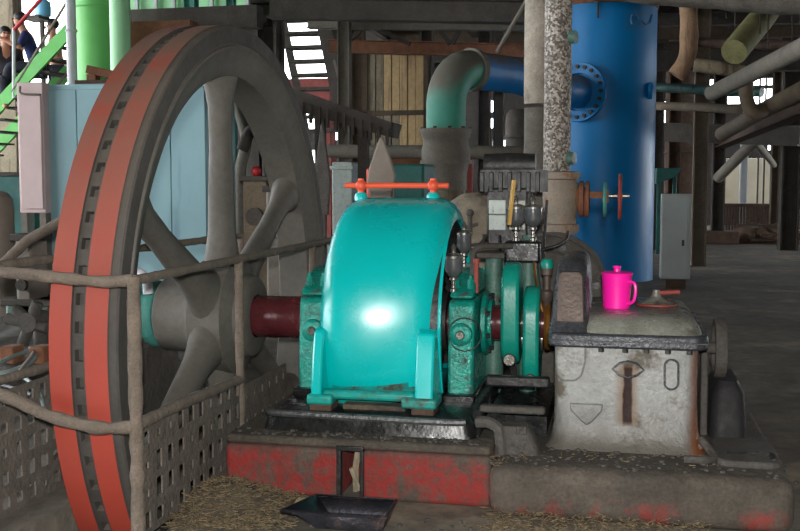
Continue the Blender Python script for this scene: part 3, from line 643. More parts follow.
# valve body with three handwheels
sv = thing('steam_valve', 'rusty pale steam valve with three small handwheels beside the blue tank', 'valve', (-.27, 5.0, .84))
vx = wx(561, 5.0, 200)
g = G(); g.lathe([(.075, .835), (.085, .85), (.085, .88), (.07, .885), (.075, .93), (.085, .97), (.087, 1.02), (.08, 1.07), (.07, 1.09), (.09, 1.095), (.09, 1.125), (.06, 1.13)], (vx, 5.0, 0), 'z', 28); mk('body', g, 'rusty_white', sv)
g = G(); g.lathe([(.05, vx + .06), (.06, vx + .08), (.085, vx + .085), (.085, vx + .105), (.05, vx + .11), (.05, vx + .112), (.085, vx + .115), (.085, vx + .13), (.03, vx + .135)], (0, 5.0, 1.0), 'x', 24); mk('side_flange', g, 'rust', sv)
g = G(); g.beam((vx + .12, 4.97, 1.02), (vx + .215, 4.97, 1.02), .018, .03); g.beam((vx + .12, 5.03, 1.02), (vx + .215, 5.03, 1.02), .018, .03); g.box(vx + .2, vx + .22, 4.95, 5.05, .985, 1.045); mk('yoke', g, 'rust', sv)
g = G(); g.cyl((vx + .12, 5.0, 1.015), (vx + .315, 5.0, 1.015), .010, n=10); mk('stem', g, 'steel', sv)
for px, r, t, zz, mt in ((586, .06, .009, .985, 'red_old'), (605, .075, .009, 1.0, 'teal_post'), (620, .10, .009, 1.012, 'red_old')):
    x = wx(px, 5.0, 195); h = mk('handwheel', ring((x, 5.0, zz), 'x', r, t, 24, 6), mt, sv)
    g = G(); g.cyl((x - .012, 5, zz), (x + .012, 5, zz), .018, n=10)
    for k in range(4):
        a = R(45 + 90 * k); g.cyl((x, 5, zz), (x, 5 + r * math.cos(a), zz + r * math.sin(a)), .006, n=6)
    mk('spokes', g, mt, h)
# two lagged vertical pipes that drop from the roof
xs = wx(557.5, 5.05, 100); lp = []
for i in range(60): z = 1.125 + (6.6 - 1.125) * i / 59; lp.append((xs, 5.05, z))
g = G(); g.tube(lp, [.064 * (1 + .05 * noise.noise(Vector((0, 3, p[2] * 9)))) for p in lp], 24)
pp = top('lagged_pipe', g, 'lag_speckle', 'vertical steam pipe in glittering speckled lagging above the rusty valve', 'pipe')
for z in (1.19, 1.75):
    g = G(); p = at(567, 148, 5.0); g.cyl((xs + .058, 5.0, z), (xs + .085, 4.99, z), .03, n=14); mk('clip', g, 'green_old', pp)
xw = wx(537, 5.35, 100); lp = [(xw, 5.35, .9 + (6.6 - .9) * i / 70) for i in range(71)]
zsplit = wz(537, 108, 5.35)
g = G(); A = [p for p in lp if p[2] > zsplit - .04]; g.tube(A, [.066 * (1 + .09 * noise.noise(Vector((7, 1, p[2] * 8)))) for p in A], 22)
pw = thing('lagged_pipe', 'vertical pipe wrapped in whitish plaster, left of the speckled one', 'pipe', (xw, 5.35, .5))
mk('plaster_wrap', g, 'lag_white', pw)
g = G(); A = [(xw, 5.35, .5 + .05 * i) for i in range(int((zsplit - .5) / .05) + 1)]; g.tube(A, [.064 * (1 + .08 * noise.noise(Vector((9, 1, p[2] * 8)))) for p in A], 22); mk('bare_wrap', g, 'lag_dark', pw)
# pump box with plates, ribbed motor on top
pb = thing('oil_pump_box', 'grey box with pale plates under a ribbed motor behind the oil cups', 'pump', (-.44, 4.55, .80))
Y = 4.45; p = at(487, 233, Y); q = at(528, 188, Y)
g = G(); g.box(p.x, q.x, Y, Y + .2, p.z - .05, q.z); mk('housing', g, 'black_iron', pb, bevel=.008)
for a, b, c_, d in ((489, 200, 506, 214), (489, 215, 506, 230), (509, 200, 526, 230)):
    u = at(a, d, Y); v = at(c_, b, Y); g = G(); g.box(u.x, v.x, Y - .008, Y + .01, u.z, v.z); mk('plate', g, 'plate_white' if a < 500 else 'lid_grey', pb, bevel=.003)
u = at(480, 192, Y); v = at(545, 172, Y)
for i in range(7):
    x = u.x + (v.x - u.x) * i / 7; g = G(); g.box(x, x + .018, Y - .01, Y + .22, u.z, v.z); mk('cooling_fin', g, 'black_iron', pb, bevel=.003)
g = G(); g.box(u.x, v.x, Y + .01, Y + .2, u.z, v.z + .01); g.lathe([(0, -.11), (.05, -.11), (.055, 0), (.05, .11), (0, .11)], ((u.x + v.x) / 2 - .02, Y + .1, v.z + .03), 'x', 18); mk('motor', g, 'black_iron', pb)
# twin lubricators on their black block
Y = 4.2; p = at(505, 262, Y); q = at(541, 241, Y)
lb_ = thing('lubricator_block', 'black oily block carrying two glass oil cups above the crank', 'block', ((p.x + q.x) / 2, Y, p.z))
g = G(); g.box(p.x, q.x, Y - .04, Y + .06, p.z, q.z); mk('body', g, 'black_oil', lb_, bevel=.01)
g = G(); g.cyl(((p.x + q.x) / 2, Y - .045, (p.z + q.z) / 2), ((p.x + q.x) / 2, Y - .03, (p.z + q.z) / 2), .025, n=18); mk('sight_plug', g, 'black_iron', lb_)
g = G(); g.tube([((p.x + q.x) / 2 + .02, Y + .02, .17), ((p.x + q.x) / 2 + .02, Y + .02, p.z + .01)], .035, 14); mk('stand', g, 'green_old', lb_)
for px, t in ((516, 'left of the twin glass oil cups on the black block above the crank'), (533, 'right of the twin glass oil cups on the black block above the crank')):
    x = wx(px, Y, 222); oilcup(x, Y, q.z, t, .037, .075)
top('stick', G().beam((wx(509, 4.15, 222), 4.15, wz(509, 225, 4.15)), (wx(514, 4.16, 180), 4.16, wz(514, 180, 4.16)), .02, .012), 'wood_yellow', 'yellow wooden stick stuck upright beside the twin oil cups', 'stick', bevel=.002)
# green oil column with flange, bent pipe
Y = 4.25; x = wx(494, Y, 280)
oc = thing('oil_column', 'old green iron column with a flat flange top behind the crank webs', 'column', (x, Y, .17))
zt = wz(494, 252, Y)
g = G(); g.lathe([(.05, .17), (.042, .25), (.038, .5), (.034, zt - .05), (.036, zt - .02)], (x, Y, 0), 'z', 20); mk('shaft', g, 'green_old', oc)
g = G(); g.box(x - .065, x + .055, Y - .06, Y + .06, zt - .022, zt); mk('flange', g, 'grime', oc, bevel=.005)
Y = 4.0; pts = [at(473, 330, Y), at(473, 262, Y), at(474, 252, Y), at(480, 247, Y), at(495, 246, Y + .05), at(512, 246, Y + .1)]
top('bent_pipe', G().tube(curve(pts, 5), .011, 10), 'grime', 'thin grey pipe bent at a right angle over the shaft coupling', 'pipe')
Y = 4.35; x = wx(529, Y, 300)
g = G(); g.lathe([(.05, .17), (.05, .62), (.04, .72), (.03, .80), (.03, .86)], (x, Y, 0), 'z', 18); top('valve_stand', g, 'green_old', 'faded green valve stand behind the rear crank web', 'stand')
Y = 4.05; x = wx(547, Y, 270)
vs = thing('drip_valve', 'small brown drip valve with teal cap left of the crankcase hump', 'valve', (x, Y, .57))
g = G(); g.lathe([(.016, .57), (.016, .62), (.024, .63), (.024, .66), (.014, .67), (.014, .72), (.022, .725), (.022, .75), (0, .752)], (x, Y, 0), 'z', 14); mk('body', g, 'crank_plate', vs)
g = G(); g.lathe([(.024, .75), (.026, .77), (.018, .785), (0, .788)], (x, Y, 0), 'z', 14); mk('cap', g, 'teal_web', vs)
top('rod', G().cyl((wx(543, 4.3, 260), 4.3, .76), (wx(547, 4.3, 200), 4.3, wz(547, 200, 4.3)), .006, n=8), 'black_iron', 'thin black upright rod between the oil cups and the valve', 'rod')
# dusty tan dome housing left of the pump box
Y = 5.2; x = wx(478, Y, 240); z0 = .3
dm = thing('valve_chest', 'dusty tan domed valve chest behind the right oil cups', 'valve chest', (x, Y, .17))
g = G(); zt = wz(478, 192, Y); rr = .165
prof = [(rr * 1.15, .17), (rr * 1.15, zt - .25), (rr, zt - .2), (rr * .97, zt - .11), (rr * .82, zt - .045), (rr * .5, zt - .01), (.0, zt)]
g.lathe(prof, (x, Y, 0), 'z', 32); mk('dome', g, 'tan_dome', dm, sharp=60)
for k in range(10):
    a = R(36 * k); g = G(); g.cyl((x + rr * 1.07 * math.cos(a), Y + rr * 1.07 * math.sin(a), zt - .25), (x + rr * 1.07 * math.cos(a), Y + rr * 1.07 * math.sin(a), zt - .2), .013, n=6); mk('stud', g, 'grime', dm)
g = G(); g.cyl(at(470, 236, 5.02), at(470, 214, 5.02), .012, n=8); g.ball(at(470, 213, 5.02), .02, 10); g.cyl(at(464, 228, 5.02), at(478, 224, 5.02), .008, n=8); mk('cock', g, 'grime', dm)
x2 = wx(540, 5.0, 240)
g = G(); g.lathe([(.1, 0), (.1, .62), (.095, .80), (.08, .86), (.07, .9)], (xw, 5.36, 0), 'z', 28); top('exhaust_chest', g, 'grime', 'grimy brown casting behind the lubricator block', 'casting')
# pointed dusty plates behind the gear cover
def blade(px, py0, py1, wpx, Y, label, mt):
    c = at(px, py1, Y); tp = at(px, py0, Y); hw_ = wpx / 2 * Y / F; pts = [(-.75, 0), (-1, .3), (-.85, .5), (-.1, .985), (.1, .985), (.8, .55), (1, .38), (.72, 0)]
    H = tp.z - c.z; g = G(); g.prism([(c.x + a * hw_, c.z + b * H) for a, b in pts], 'y', Y, Y + .03)
    g.box(c.x - .02, c.x + .02, Y + .004, Y + .026, 0, c.z + .02)
    top('pointed_plate', g, mt, label, 'plate', 'pointed iron plates behind the gear cover', bevel=.008)
blade(381, 136, 200, 30, 5.6, 'grey pointed plate standing behind the orange lifting bar', 'leaf_grey')
blade(322, 122, 215, 17, 5.7, 'darker narrow pointed plate beside the flywheel rim', 'grime')
# thin oil lines and fittings crowding the space over the shaft
OL = 'oil lines of the engine'
for i, (pts, r, mt, lb3) in enumerate((
    ([(516, 262, 4.16), (516, 275, 4.1), (508, 286, 4.05), (500, 300, 4.0)], .005, 'brass', 'thin brass oil line dropping from the lubricator block to the crank'),
    ([(534, 262, 4.16), (536, 280, 4.1), (540, 300, 4.02), (543, 312, 4.0)], .005, 'brass', 'thin brass oil line curving from the lubricator block toward the hump'),
    ([(486, 236, 4.4), (480, 244, 4.3), (470, 246, 4.25), (464, 256, 4.2), (463, 290, 4.2)], .007, 'grime', 'thin grey oil line arching over the rear glass oil cup'),
    ([(500, 236, 4.35), (500, 250, 4.3), (496, 256, 4.27)], .007, 'black_iron', 'short black oil line under the pale pump plates'),
    ([(541, 250, 4.2), (556, 246, 4.3), (566, 240, 4.42), (568, 232, 4.6)], .007, 'black_iron', 'black oil line running from the block to the steam valve'))):
    top('oil_line', G().tube(curve([at(*p) for p in pts], 5), r, 8), mt, lb3, 'oil line', OL)
x = wx(470, 4.12, 300)
g = G(); g.lathe([(.02, .60), (.024, .66), (.018, .70), (.02, .74), (.014, .76), (0, .762)], (x, 4.12, 0), 'z', 12); top('grease_cup', g, 'green_old', 'small old green grease cup between bearing cap and bent pipe', 'grease cup')
# ================================================================ background, right and centre
ORD = ['lowest', 'second lowest', 'middle one', 'second highest', 'topmost']; ORD2 = ['leftmost', 'second from left', 'middle one', 'second from right', 'rightmost']
ORD4 = ['leftmost', 'second from left', 'second from right', 'rightmost']; ORDT = ['second from left', 'second from right', 'rightmost', 'leftmost']
# blue tank
Yt = 12.0; tr = .59; tx = wx(600, Yt, 200)
bt = thing('blue_tank', 'tall blue cylindrical tank standing on the floor', 'tank', (tx, Yt, 0))
zt = wz(601, 2, Yt - tr)
g = G(); g.lathe([(0, 0), (tr, 0), (tr, zt)], (tx, Yt, 0), 'z', 64); mk('shell', g, 'tank_blue', bt)
g = G(); g.lathe([(tr - .06, zt - .002), (tr + .012, zt - .002), (tr + .012, zt + .05), (tr - .02, zt + .05), (tr * .6, zt + .16), (0, zt + .2)], (tx, Yt, 0), 'z', 64); mk('top_rim', g, 'rust', bt)
zn = wz(588, 92, Yt - tr); an = R(180 + 58)                # nozzle looks left and towards the camera
nd = Vector((math.cos(R(-111)), math.sin(R(-111)), 0)); nc = Vector((tx, Yt, zn)) + nd * (tr - .06); 
def lathe_dir(prof, org, d, n=32):                        # lathe about a horizontal direction d
    g = G(); u = Vector((-d.y, d.x, 0)); z = Vector((0, 0, 1)); L = len(prof); vs = []
    for k in range(n):
        a = 2 * math.pi * k / n
        for r, h in prof: vs.append(Vector(org) + d * h + (u * math.cos(a) + z * math.sin(a)) * r)
    return g.add(vs, [(k * L + i, ((k + 1) % n) * L + i, ((k + 1) % n) * L + i + 1, k * L + i + 1) for k in range(n) for i in range(L - 1)])
nz_ = mk('nozzle', lathe_dir([(.2, 0), (.2, .1), (.31, .1), (.315, .105), (.315, .14), (.31, .145), (.2, .145)], nc, nd), 'tank_blue', bt)
u = Vector((-nd.y, nd.x, 0))
for k in range(20):
    a = 2 * math.pi * k / 20; c = nc + nd * .14 + (u * math.cos(a) + Vector((0, 0, 1)) * math.sin(a)) * .265
    g = G(); g.cyl(c, c + nd * .03, .022, n=6); mk('bolt', g, 'steel_dark', nz_)
# painted mark near the top of the shell
def on_shell(px, py, off=.004):
    d = (W(px, py, 'y', 10) - CAM).normalized(); o = CAM - Vector((tx, Yt, CAM.z)); a = d.x ** 2 + d.y ** 2; b = 2 * (o.x * d.x + o.y * d.y); c = o.x ** 2 + o.y ** 2 - (tr + off) ** 2
    return CAM + d * ((-b - math.sqrt(max(0, b * b - 4 * a * c))) / (2 * a))
g = G(); N = 8
xs_ = [624 + (648 - 624) * i / N for i in range(N + 1)]
vs = [on_shell(x, y, o) for o in (.004, -.01) for y in (11, 30) for x in xs_]; K = N + 1
g.add(vs, [(i, i + 1, K + i + 1, K + i) for i in range(N)]); mk('mark_patch', g, 'tank_mark', bt)
for st in ([(632, 15), (631, 20), (632, 24)], [(632, 15), (637, 15), (639, 18), (638, 21), (641, 24)], [(642, 21), (645, 24), (650, 23), (652, 15)]):
    g = G(); g.tube([on_shell(x, y, .006) for x, y in st], .012, 6); mk('mark_stroke', g, 'tank_letter', bt)
g = G(); g.tube([at(598, 0, Yt - tr - .03), at(598, 18, Yt - tr - .03)], .012, 6); mk('tell_tale_pipe', g, 'steel_dark', bt)
g = G(); g.tube([on_shell(650, 84, .01), on_shell(650.5, 88, .03), on_shell(650.5, 94, .03), on_shell(650, 98, .01)], .03, 8); mk('side_handle', g, 'tank_blue', bt)
# big steam main: elbow over a gate valve, blue run into the tank
Ye = 9.4; ex = wx(446, Ye, 120); er = .178
sm = thing('steam_main', 'large pipe with dusty teal elbow and blue run into the blue tank', 'pipe', (ex, Ye, 1.6))
ctr = at(446, 115, Ye); end = nc + nd * .14
zc = wz(480, 66, Ye); bend = Vector((ex, Ye, zc)); dirn = (Vector((end.x, end.y, zc)) - bend); dirn.normalize()
hz = Vector((dirn.x, dirn.y, 0)).normalized(); rad = .34; path = [Vector((ex, Ye, wz(446, 130, Ye)))]
for k in range(9):
    t = R(90 * k / 8); path.append(Vector((ex, Ye, zc - rad)) + hz * (rad - rad * math.cos(t)) + Vector((0, 0, rad * math.sin(t))))
g = G(); g.tube(path, er, 28); mk('elbow', g, 'pipe_teal', sm)
st_ = path[-1]; g = G(); g.tube([st_, st_ + hz * .06], er * 1.12, 28); mk('weld_collar', g, 'pipe_ash', sm)
g = G(); g.tube(curve([st_ + hz * .06, st_ + hz * .8, Vector((end.x, end.y, zn)) - hz * .5 + nd * .1, end], 6), er * .98, 28); mk('blue_run', g, 'pipe_blue', sm)
gv = thing('gate_valve', 'dusty grey gate valve with thick flanges under the teal elbow', 'valve', (ex, Ye, 0))
zz = lambda py: wz(446, py, Ye)
g = G(); g.lathe([(.19, zz(190)), (.19, zz(172)), (.2, zz(168)), (.22, zz(158)), (.22, zz(150)), (.205, zz(145)), (.205, zz(139)), (.22, zz(137)), (.23, zz(131)), (.0, zz(130))], (ex, Ye, 0), 'z', 32); mk('body', g, 'pipe_ash', gv)
for py in (129, 160): g = G(); g.lathe([(0, zz(py + 4)), (.235, zz(py + 4)), (.235, zz(py)), (0, zz(py))], (ex, Ye, 0), 'z', 32); mk('flange', g, 'steel_grey', gv)
g = G(); g.lathe([(.18, 0), (.18, zz(188))], (ex, Ye, 0), 'z', 28); mk('riser', g, 'tan_dirty', gv)
for k in range(10):
    a = R(36 * k); g = G(); x, y = ex + .215 * math.cos(a), Ye + .215 * math.sin(a); g.cyl((x, y, zz(133)), (x, y, zz(127)), .018, n=6); mk('bolt', g, 'steel_dark', gv)

def pipe(name, pts, r, mt, label, group=None, smooth=True, n=12, cat='pipe', ext=0):
    P = [at(*p) for p in pts]
    if ext: P.append(P[-1] + (P[-1] - P[-2]).normalized() * ext)
    P = curve(P, 6) if smooth and len(P) > 2 else P
    return top(name, G().tube(P, r, n), mt, label, cat, group)
def ibeam(name, a, b, h, wd, mt, label, group=None):
    a = at(*a); b = at(*b); g = G(); u = Vector((0, 0, 1)); d = (b - a).normalized(); 
    if abs(d.z) > .9: u = Vector((0, 1, 0))
    g.beam(a, b, wd * .2, h, up=u); sd = d.cross(u).normalized(); uu = sd.cross(d).normalized() * (h / 2)
    g.beam(a + uu, b + uu, wd, h * .1, up=u); g.beam(a - uu, b - uu, wd, h * .1, up=u)
    return top(name, g, mt, label, 'beam', group)
def post(px, Y, wd, zt, mt, label, base=None, py=200):
    x = wx(px, Y, py); t = thing('steel_post', label, 'post', (x, Y, 0), 'steel posts of the hall')
    g = G(); g.box(x - wd / 2, x + wd / 2, Y - wd * .08, Y + wd * .08, 0, zt); g.box(x - wd / 2, x - wd * .4, Y - wd / 2, Y + wd / 2, 0, zt); g.box(x + wd * .4, x + wd / 2, Y - wd / 2, Y + wd / 2, 0, zt); mk('column', g, mt, t)
    if base: g = G(); g.box(x - base, x + base, Y - base, Y + base, 0, .22); mk('footing', g, 'rust_dark', t, bevel=.02)
    g = G(); g.box(x - wd * .7, x + wd * .7, Y - wd * .6, Y + wd * .6, zt - .06, zt); mk('cap_plate', g, mt, t); return t
def fy(py): return F * 1.08 / (py - 182) * 1.0
def floorY(px, py): return W(px, py, 'z', 0).y
# posts
post(699.5, floorY(699, 266), .18, 3.34, 'pipe_brown', 'thin brown steel post right behind the grey electrical cabinet')
post(718, floorY(718, 243), .22, 3.34, 'steel_dark', 'dark steel post on a concrete footing right of the thin brown post', .34)
post(789, floorY(789, 250), .28, 3.34, 'steel_dark', 'thick dark steel post near the right edge, before the low wall', None)
post(743, 23.6, .16, 3.3, 'white_post', 'slim white post behind the low corrugated wall')
post(774, 22.0, .14, 3.3, 'steel_brown', 'slim brown post at the low wall, left of the teal one')
post(779, 24.5, .16, 3.3, 'dark_teal', 'slim dark teal post beyond the low wall')
post(269, 12.6, .34, 3.32, 'steel_dark', 'broad dark column behind the top right of the flywheel rim')
post(345, 12.2, .14, 3.32, 'steel_grey', 'pale grey post left of the tan board')
post(359, 13.4, .16, 3.32, 'steel_brown', 'brown post between the pale post and the tan board')
post(427, 14.2, .16, 3.3, 'steel_dark', 'dark post between tan board and teal elbow')
post(498, 13.6, .13, 3.3, 'steel_grey', 'grey post seen below the blue pipe run')
post(484, 13.3, .15, 3.3, 'steel_dark', 'dark post right below the teal elbow')
post(656, 17.2, .2, 3.3, 'steel_dark', 'dark post just right of the blue tank')
post(674, 20, .24, 3.3, 'rust_dark', 'rust-brown post behind the grey electrical cabinet')
# grey electrical cabinet
Yc = floorY(676, 289); a = at(660, 279, Yc); b = at(692, 194, Yc)
ec = thing('electrical_cabinet', 'pale grey electrical cabinet on a dark stand beside the blue tank', 'cabinet', ((a.x + b.x) / 2, Yc, 0))
g = G(); g.box(a.x, b.x, Yc, Yc + .22, a.z, b.z); mk('body', g, 'cabinet_grey', ec, bevel=.008)
g = G(); g.box(a.x + .012, b.x - .03, Yc - .012, Yc, a.z + .02, b.z - .02); dr_ = mk('door', g, 'cabinet_grey', ec, bevel=.004)
h = at(683, 243, Yc - .02); g = G(); g.box(h.x - .012, h.x + .012, Yc - .03, Yc - .01, h.z - .03, h.z + .03); mk('latch', g, 'black_iron', dr_)
g = G(); g.box(a.x + .06, b.x - .04, Yc + .03, Yc + .2, 0, a.z + .01); mk('stand', g, 'rust_dark', ec)
# brown heap of earth and boards by the low wall
g = G(); Yh = 20.5; p0 = wx(728, Yh); p1 = wx(800, Yh); N = 16; rows = []
for i in range(7):
    y = Yh - 1.2 + i * .45; rows.append([(p0 + (p1 - p0) * k / N, y, max(-.02, .28 * math.sin(math.pi * i / 6) * min(1, k / 3, (N - k) / 2) * (1 + .5 * noise.noise(Vector((k * .6, i * .9, 2)))))) for k in range(N + 1)])
vs = [v for r in rows for v in r]; g.add(vs, [(i * (N + 1) + k, i * (N + 1) + k + 1, (i + 1) * (N + 1) + k + 1, (i + 1) * (N + 1) + k) for i in range(6) for k in range(N)])
hp_ = top('earth_heap', g, 'earth', 'low brown heap of earth and scrap before the low wall', 'heap'); hp_['kind'] = 'stuff'
for i in range(5):
    x = p0 + (p1 - p0) * random.uniform(.0, .8); y = Yh - 1.3 + random.uniform(0, .7); g = G(); g.beam((x, y, .06 + .05 * i), (x + random.uniform(.7, 1.3), y + random.uniform(-.2, .3), .1 + .05 * i), .16, .04)
    top('plank', g, 'rust' if i % 2 else 'rust_dark', ORD[i] + ' of the planks lying on the brown earth heap', 'plank', 'planks on the earth heap')
# overhead pipes on the right
GRP = 'overhead pipes on the right'
Yp = 9.0
g = G(); P = curve([at(688, -40, Yp), at(688, 0, Yp), at(689, 30, Yp), at(688, 52, Yp), at(683, 66, Yp), at(676, 76, Yp)], 6)
g.tube(P, [.072 * (1 + .12 * noise.noise(p * 6)) for p in P], 16); top('hanging_pipe', g, 'pipe_tan', 'peeling tan pipe hanging down beside the blue tank', 'pipe', GRP)
pipe('overhead_pipe', [(734, 52, 10), (752, 30, 10.4), (768, 10, 10.8), (775, -10, 11)], .12, 'pipe_moss', 'short thick mossy pipe slanting up under the deck', GRP)
pipe('overhead_pipe', [(712, 93, 10.5), (800, 49, 8.2), (860, 16, 7.2)], .075, 'pipe_ash', 'long grey pipe slanting up to the right edge', GRP, False, ext=5)
pipe('overhead_pipe', [(722, 134, 13), (760, 112, 11.5), (800, 91, 10.4), (850, 66, 9)], .085, 'pipe_brown', 'brown pipe slanting up below the long grey one', GRP, False, ext=5)
pipe('overhead_pipe', [(747, 76, 11), (746, 92, 11), (748, 104, 11), (754, 112, 11), (764, 110, 11.1)], .07, 'pipe_brown', 'brown elbow pipe joining the slanting pipes', GRP)
pipe('overhead_pipe', [(652, 87, 13), (706, 90, 12.4), (762, 92, 12)], .055, 'green_old', 'dull green level pipe right of the blue tank', GRP, False)
pipe('overhead_pipe', [(652, 106, 14), (700, 107, 13), (740, 110, 12.5)], .055, 'pipe_brown', 'brown level pipe below the dull green one', GRP, False)
pipe('overhead_pipe', [(694, 65, 11), (720, 68, 11), (742, 72, 11.2)], .07, 'tan_dirty', 'short tan level pipe below the mossy one', GRP, False)
pipe('overhead_pipe', [(700, 42, 14), (800, 46, 13)], .06, 'rust_dark', 'dark rusty level pipe crossing behind the mossy pipe', GRP, False, ext=4)
ibeam('roof_beam', (660, 20, 15), (800, 17, 14.5), .16, .2, 'steel_dark', 'dark level beam above the pipes, right of the tank')
ibeam('roof_beam', (655, 60, 17), (800, 60, 17), .3, .2, 'steel_dark', 'dark deep beam behind the overhead pipes')
ibeam('roof_beam', (655, 132, 18), (800, 136, 17), .28, .2, 'steel_dark', 'low dark beam above the pale far wall')
ibeam('roof_beam', (720, 142, 14), (810, 105, 11.5), .14, .16, 'rust_dark', 'rusty beam slanting along the brown pipe')
pipe('brace', [(718, 178, 18.6), (760, 136, 17.4)], .09, 'steel_grey', 'pale diagonal brace by the dark footed post', None, False, cat='brace')
pipe('brace', [(752, 137, 17.5), (774, 165, 22)], .06, 'steel_grey', 'thin brace dropping right toward the slim brown post', None, False, cat='brace')
for i, px in enumerate((726, 735, 760, 768, 792)):
    g = G(); g.cyl(at(px, -10, 9 + i * .3), at(px, 18 + 8 * (i % 3) + (30 if i > 2 else 0), 9 + i * .3), .006, n=6); top('hanging_wire', g, 'steel_dark', ORD2[i] + ' of the thin wires hanging at the upper right', 'wire', 'hanging wires')
# ash-covered lagged pipe along the top right corner
g = G(); P = [at(690 + i * 6, -9 + i * .45, 7.2) for i in range(-40, 110)]; g.tube(P, [.105 * (1 + .12 * noise.noise(p * 8)) for p in P], 18); top('overhead_pipe', g, 'lag_dark', 'ash-covered lagged pipe along the top right corner', 'pipe', GRP)
# red and white striped siding far outside the opening
bo = thing('barred_opening', 'red rail and dark bars across the bright opening at the upper right', 'grille', (wx(766, 28.5), 28.5, 0))
for i, (x0, y0, x1, y1, mt) in enumerate(((744, 74, 788, 79, 'red_rail'), (744, 86, 788, 90, 'steel_grey'))):
    p = at(x0, y1, 29); q = at(x1, y0, 29); g = G(); g.box(p.x, q.x, 28.6, 28.7, p.z, q.z); mk('rail', g, mt, bo)
for i, px in enumerate((757, 763, 770, 776)):
    g = G(); g.box(wx(px, 28.5), wx(px + 1.6, 28.5), 28.5, 28.6, 0, 3.9); mk('bar', g, 'steel_dark', bo)
# dark boilers and hoppers filling the back of the hall
def boiler(px0, px1, pyt, Y, mt, label, pyb=None, ribs=3):
    x0, x1 = wx(px0, Y), wx(px1, Y); r = (x1 - x0) / 2; zt = wz(px0, pyt, Y); t = thing('boiler', label, 'boiler', ((x0 + x1) / 2, Y, 0), 'boilers at the back of the hall')
    g = G(); g.lathe([(0, 0), (r, 0), (r, zt - .2), (r * .9, zt - .07), (r * .6, zt), (0, zt + .02)], ((x0 + x1) / 2, Y, 0), 'z', 32); mk('shell', g, mt, t)
    for k in range(ribs): z = zt * (k + .6) / (ribs + .3); mk('hoop', ring(((x0 + x1) / 2, Y, z), 'z', r + .01, .03, 32, 6), 'steel_dark', t)
    return t
boiler(664, 697, 62, 21, 'rust_dark', 'rust-brown boiler drum behind the thin brown post')
p = at(332, 178, 10.5); q = at(352, 162, 10.5); g = G(); g.box(p.x, q.x, 10.5, 10.8, 0, q.z); g.box(p.x - .02, q.x + .02, 10.47, 10.83, q.z - .08, q.z - .04); top('pale_bin', g, 'plate_white', 'whitish bin between the two pointed plates', 'bin', bevel=.01)
boiler(505, 530, 110, 20, 'steel_dark', 'dark boiler drum behind the plaster-wrapped pipe')
# green chute right of the tank
p = at(656, 184, 16); q = at(682, 168, 16); g = G(); g.prism([(p.x, q.z), (q.x, q.z), (q.x - .1, p.z + .1), (p.x, p.z)], 'y', 16, 16.5); g.box(p.x + .02, p.x + .08, 16.2, 16.26, 0, p.z + .1); g.box(q.x - .12, q.x - .06, 16.2, 16.26, 0, q.z - .1); top('chute', g, 'dark_teal', 'dark teal chute between the tank and the grey cabinet', 'chute', bevel=.01)
# tan boarded panel
Y = 13.0; p = at(368, 152, Y); q = at(424, 50, Y)
tb = thing('boarded_screen', 'tan boarded panel in a steel frame left of the teal elbow', 'panel', ((p.x + q.x) / 2, Y, 0))
N = 7
for i in range(N):
    a = p.x + (q.x - p.x) * i / N; b = p.x + (q.x - p.x) * (i + 1) / N; zm = wz(390, 113, Y)
    g = G(); g.box(a, b - .008, Y + .01 * (i % 2), Y + .06, zm + .03, q.z); mk('board', g, 'tan_board' if i > 1 else 'tan_dirty', tb)
    g = G(); g.box(a, b - .008, Y + .01 * (i % 2), Y + .06, p.z, zm - .03); mk('board', g, 'tan_board' if i > 3 else 'tan_dirty', tb)
g = G(); g.box(p.x - .05, q.x + .05, Y - .03, Y + .07, zm - .03, zm + .03); g.box(p.x - .06, p.x, Y - .03, Y + .08, 0, q.z); g.box(q.x, q.x + .06, Y - .03, Y + .08, 0, q.z); mk('frame', g, 'steel_brown', tb)
# level pipe and stuff behind the gear cover
pipe('level_pipe', [(318, 151, 9.9), (440, 152, 9.9), (525, 153, 9.9)], .065, 'pipe_ash', 'grey level pipe running behind the pointed plates', None, False)
p = at(386, 184, 8.0); q = at(424, 164, 8.0); g = G(); g.box(p.x, q.x, 8, 8.5, 0, q.z); top('green_bin', g, 'dark_teal', 'dark green bin behind the orange lifting bar', 'bin', bevel=.02)
p = at(366, 182, 6.6); q = at(388, 168, 6.6); g = G(); g.box(p.x, q.x, 6.6, 6.8, 0, q.z); g.box(p.x + .03, q.x - .03, 6.63, 6.77, q.z, q.z + .03); top('red_machine', g, 'red_box', 'orange-red block showing above the lifting bar left eye', 'machine', bevel=.015)
p = at(392, 165, 10); q = at(424, 156, 10); g = G(); g.box(p.x, q.x, 10, 10.3, p.z, q.z); g.box(p.x, p.x + .05, 10, 10.3, 0, p.z); g.box(q.x - .05, q.x, 10, 10.3, 0, p.z); top('rust_shelf', g, 'rust', 'rusty shelf above the dark green bin', 'shelf')
post(461, 9.9, .06, wz(461, 152, 9.9), 'pipe_white', 'thin pale upright under the level pipe beside the gate valve')
post(470, 9.9, .05, wz(470, 152, 9.9), 'red_old', 'thin red upright right of the pale one')
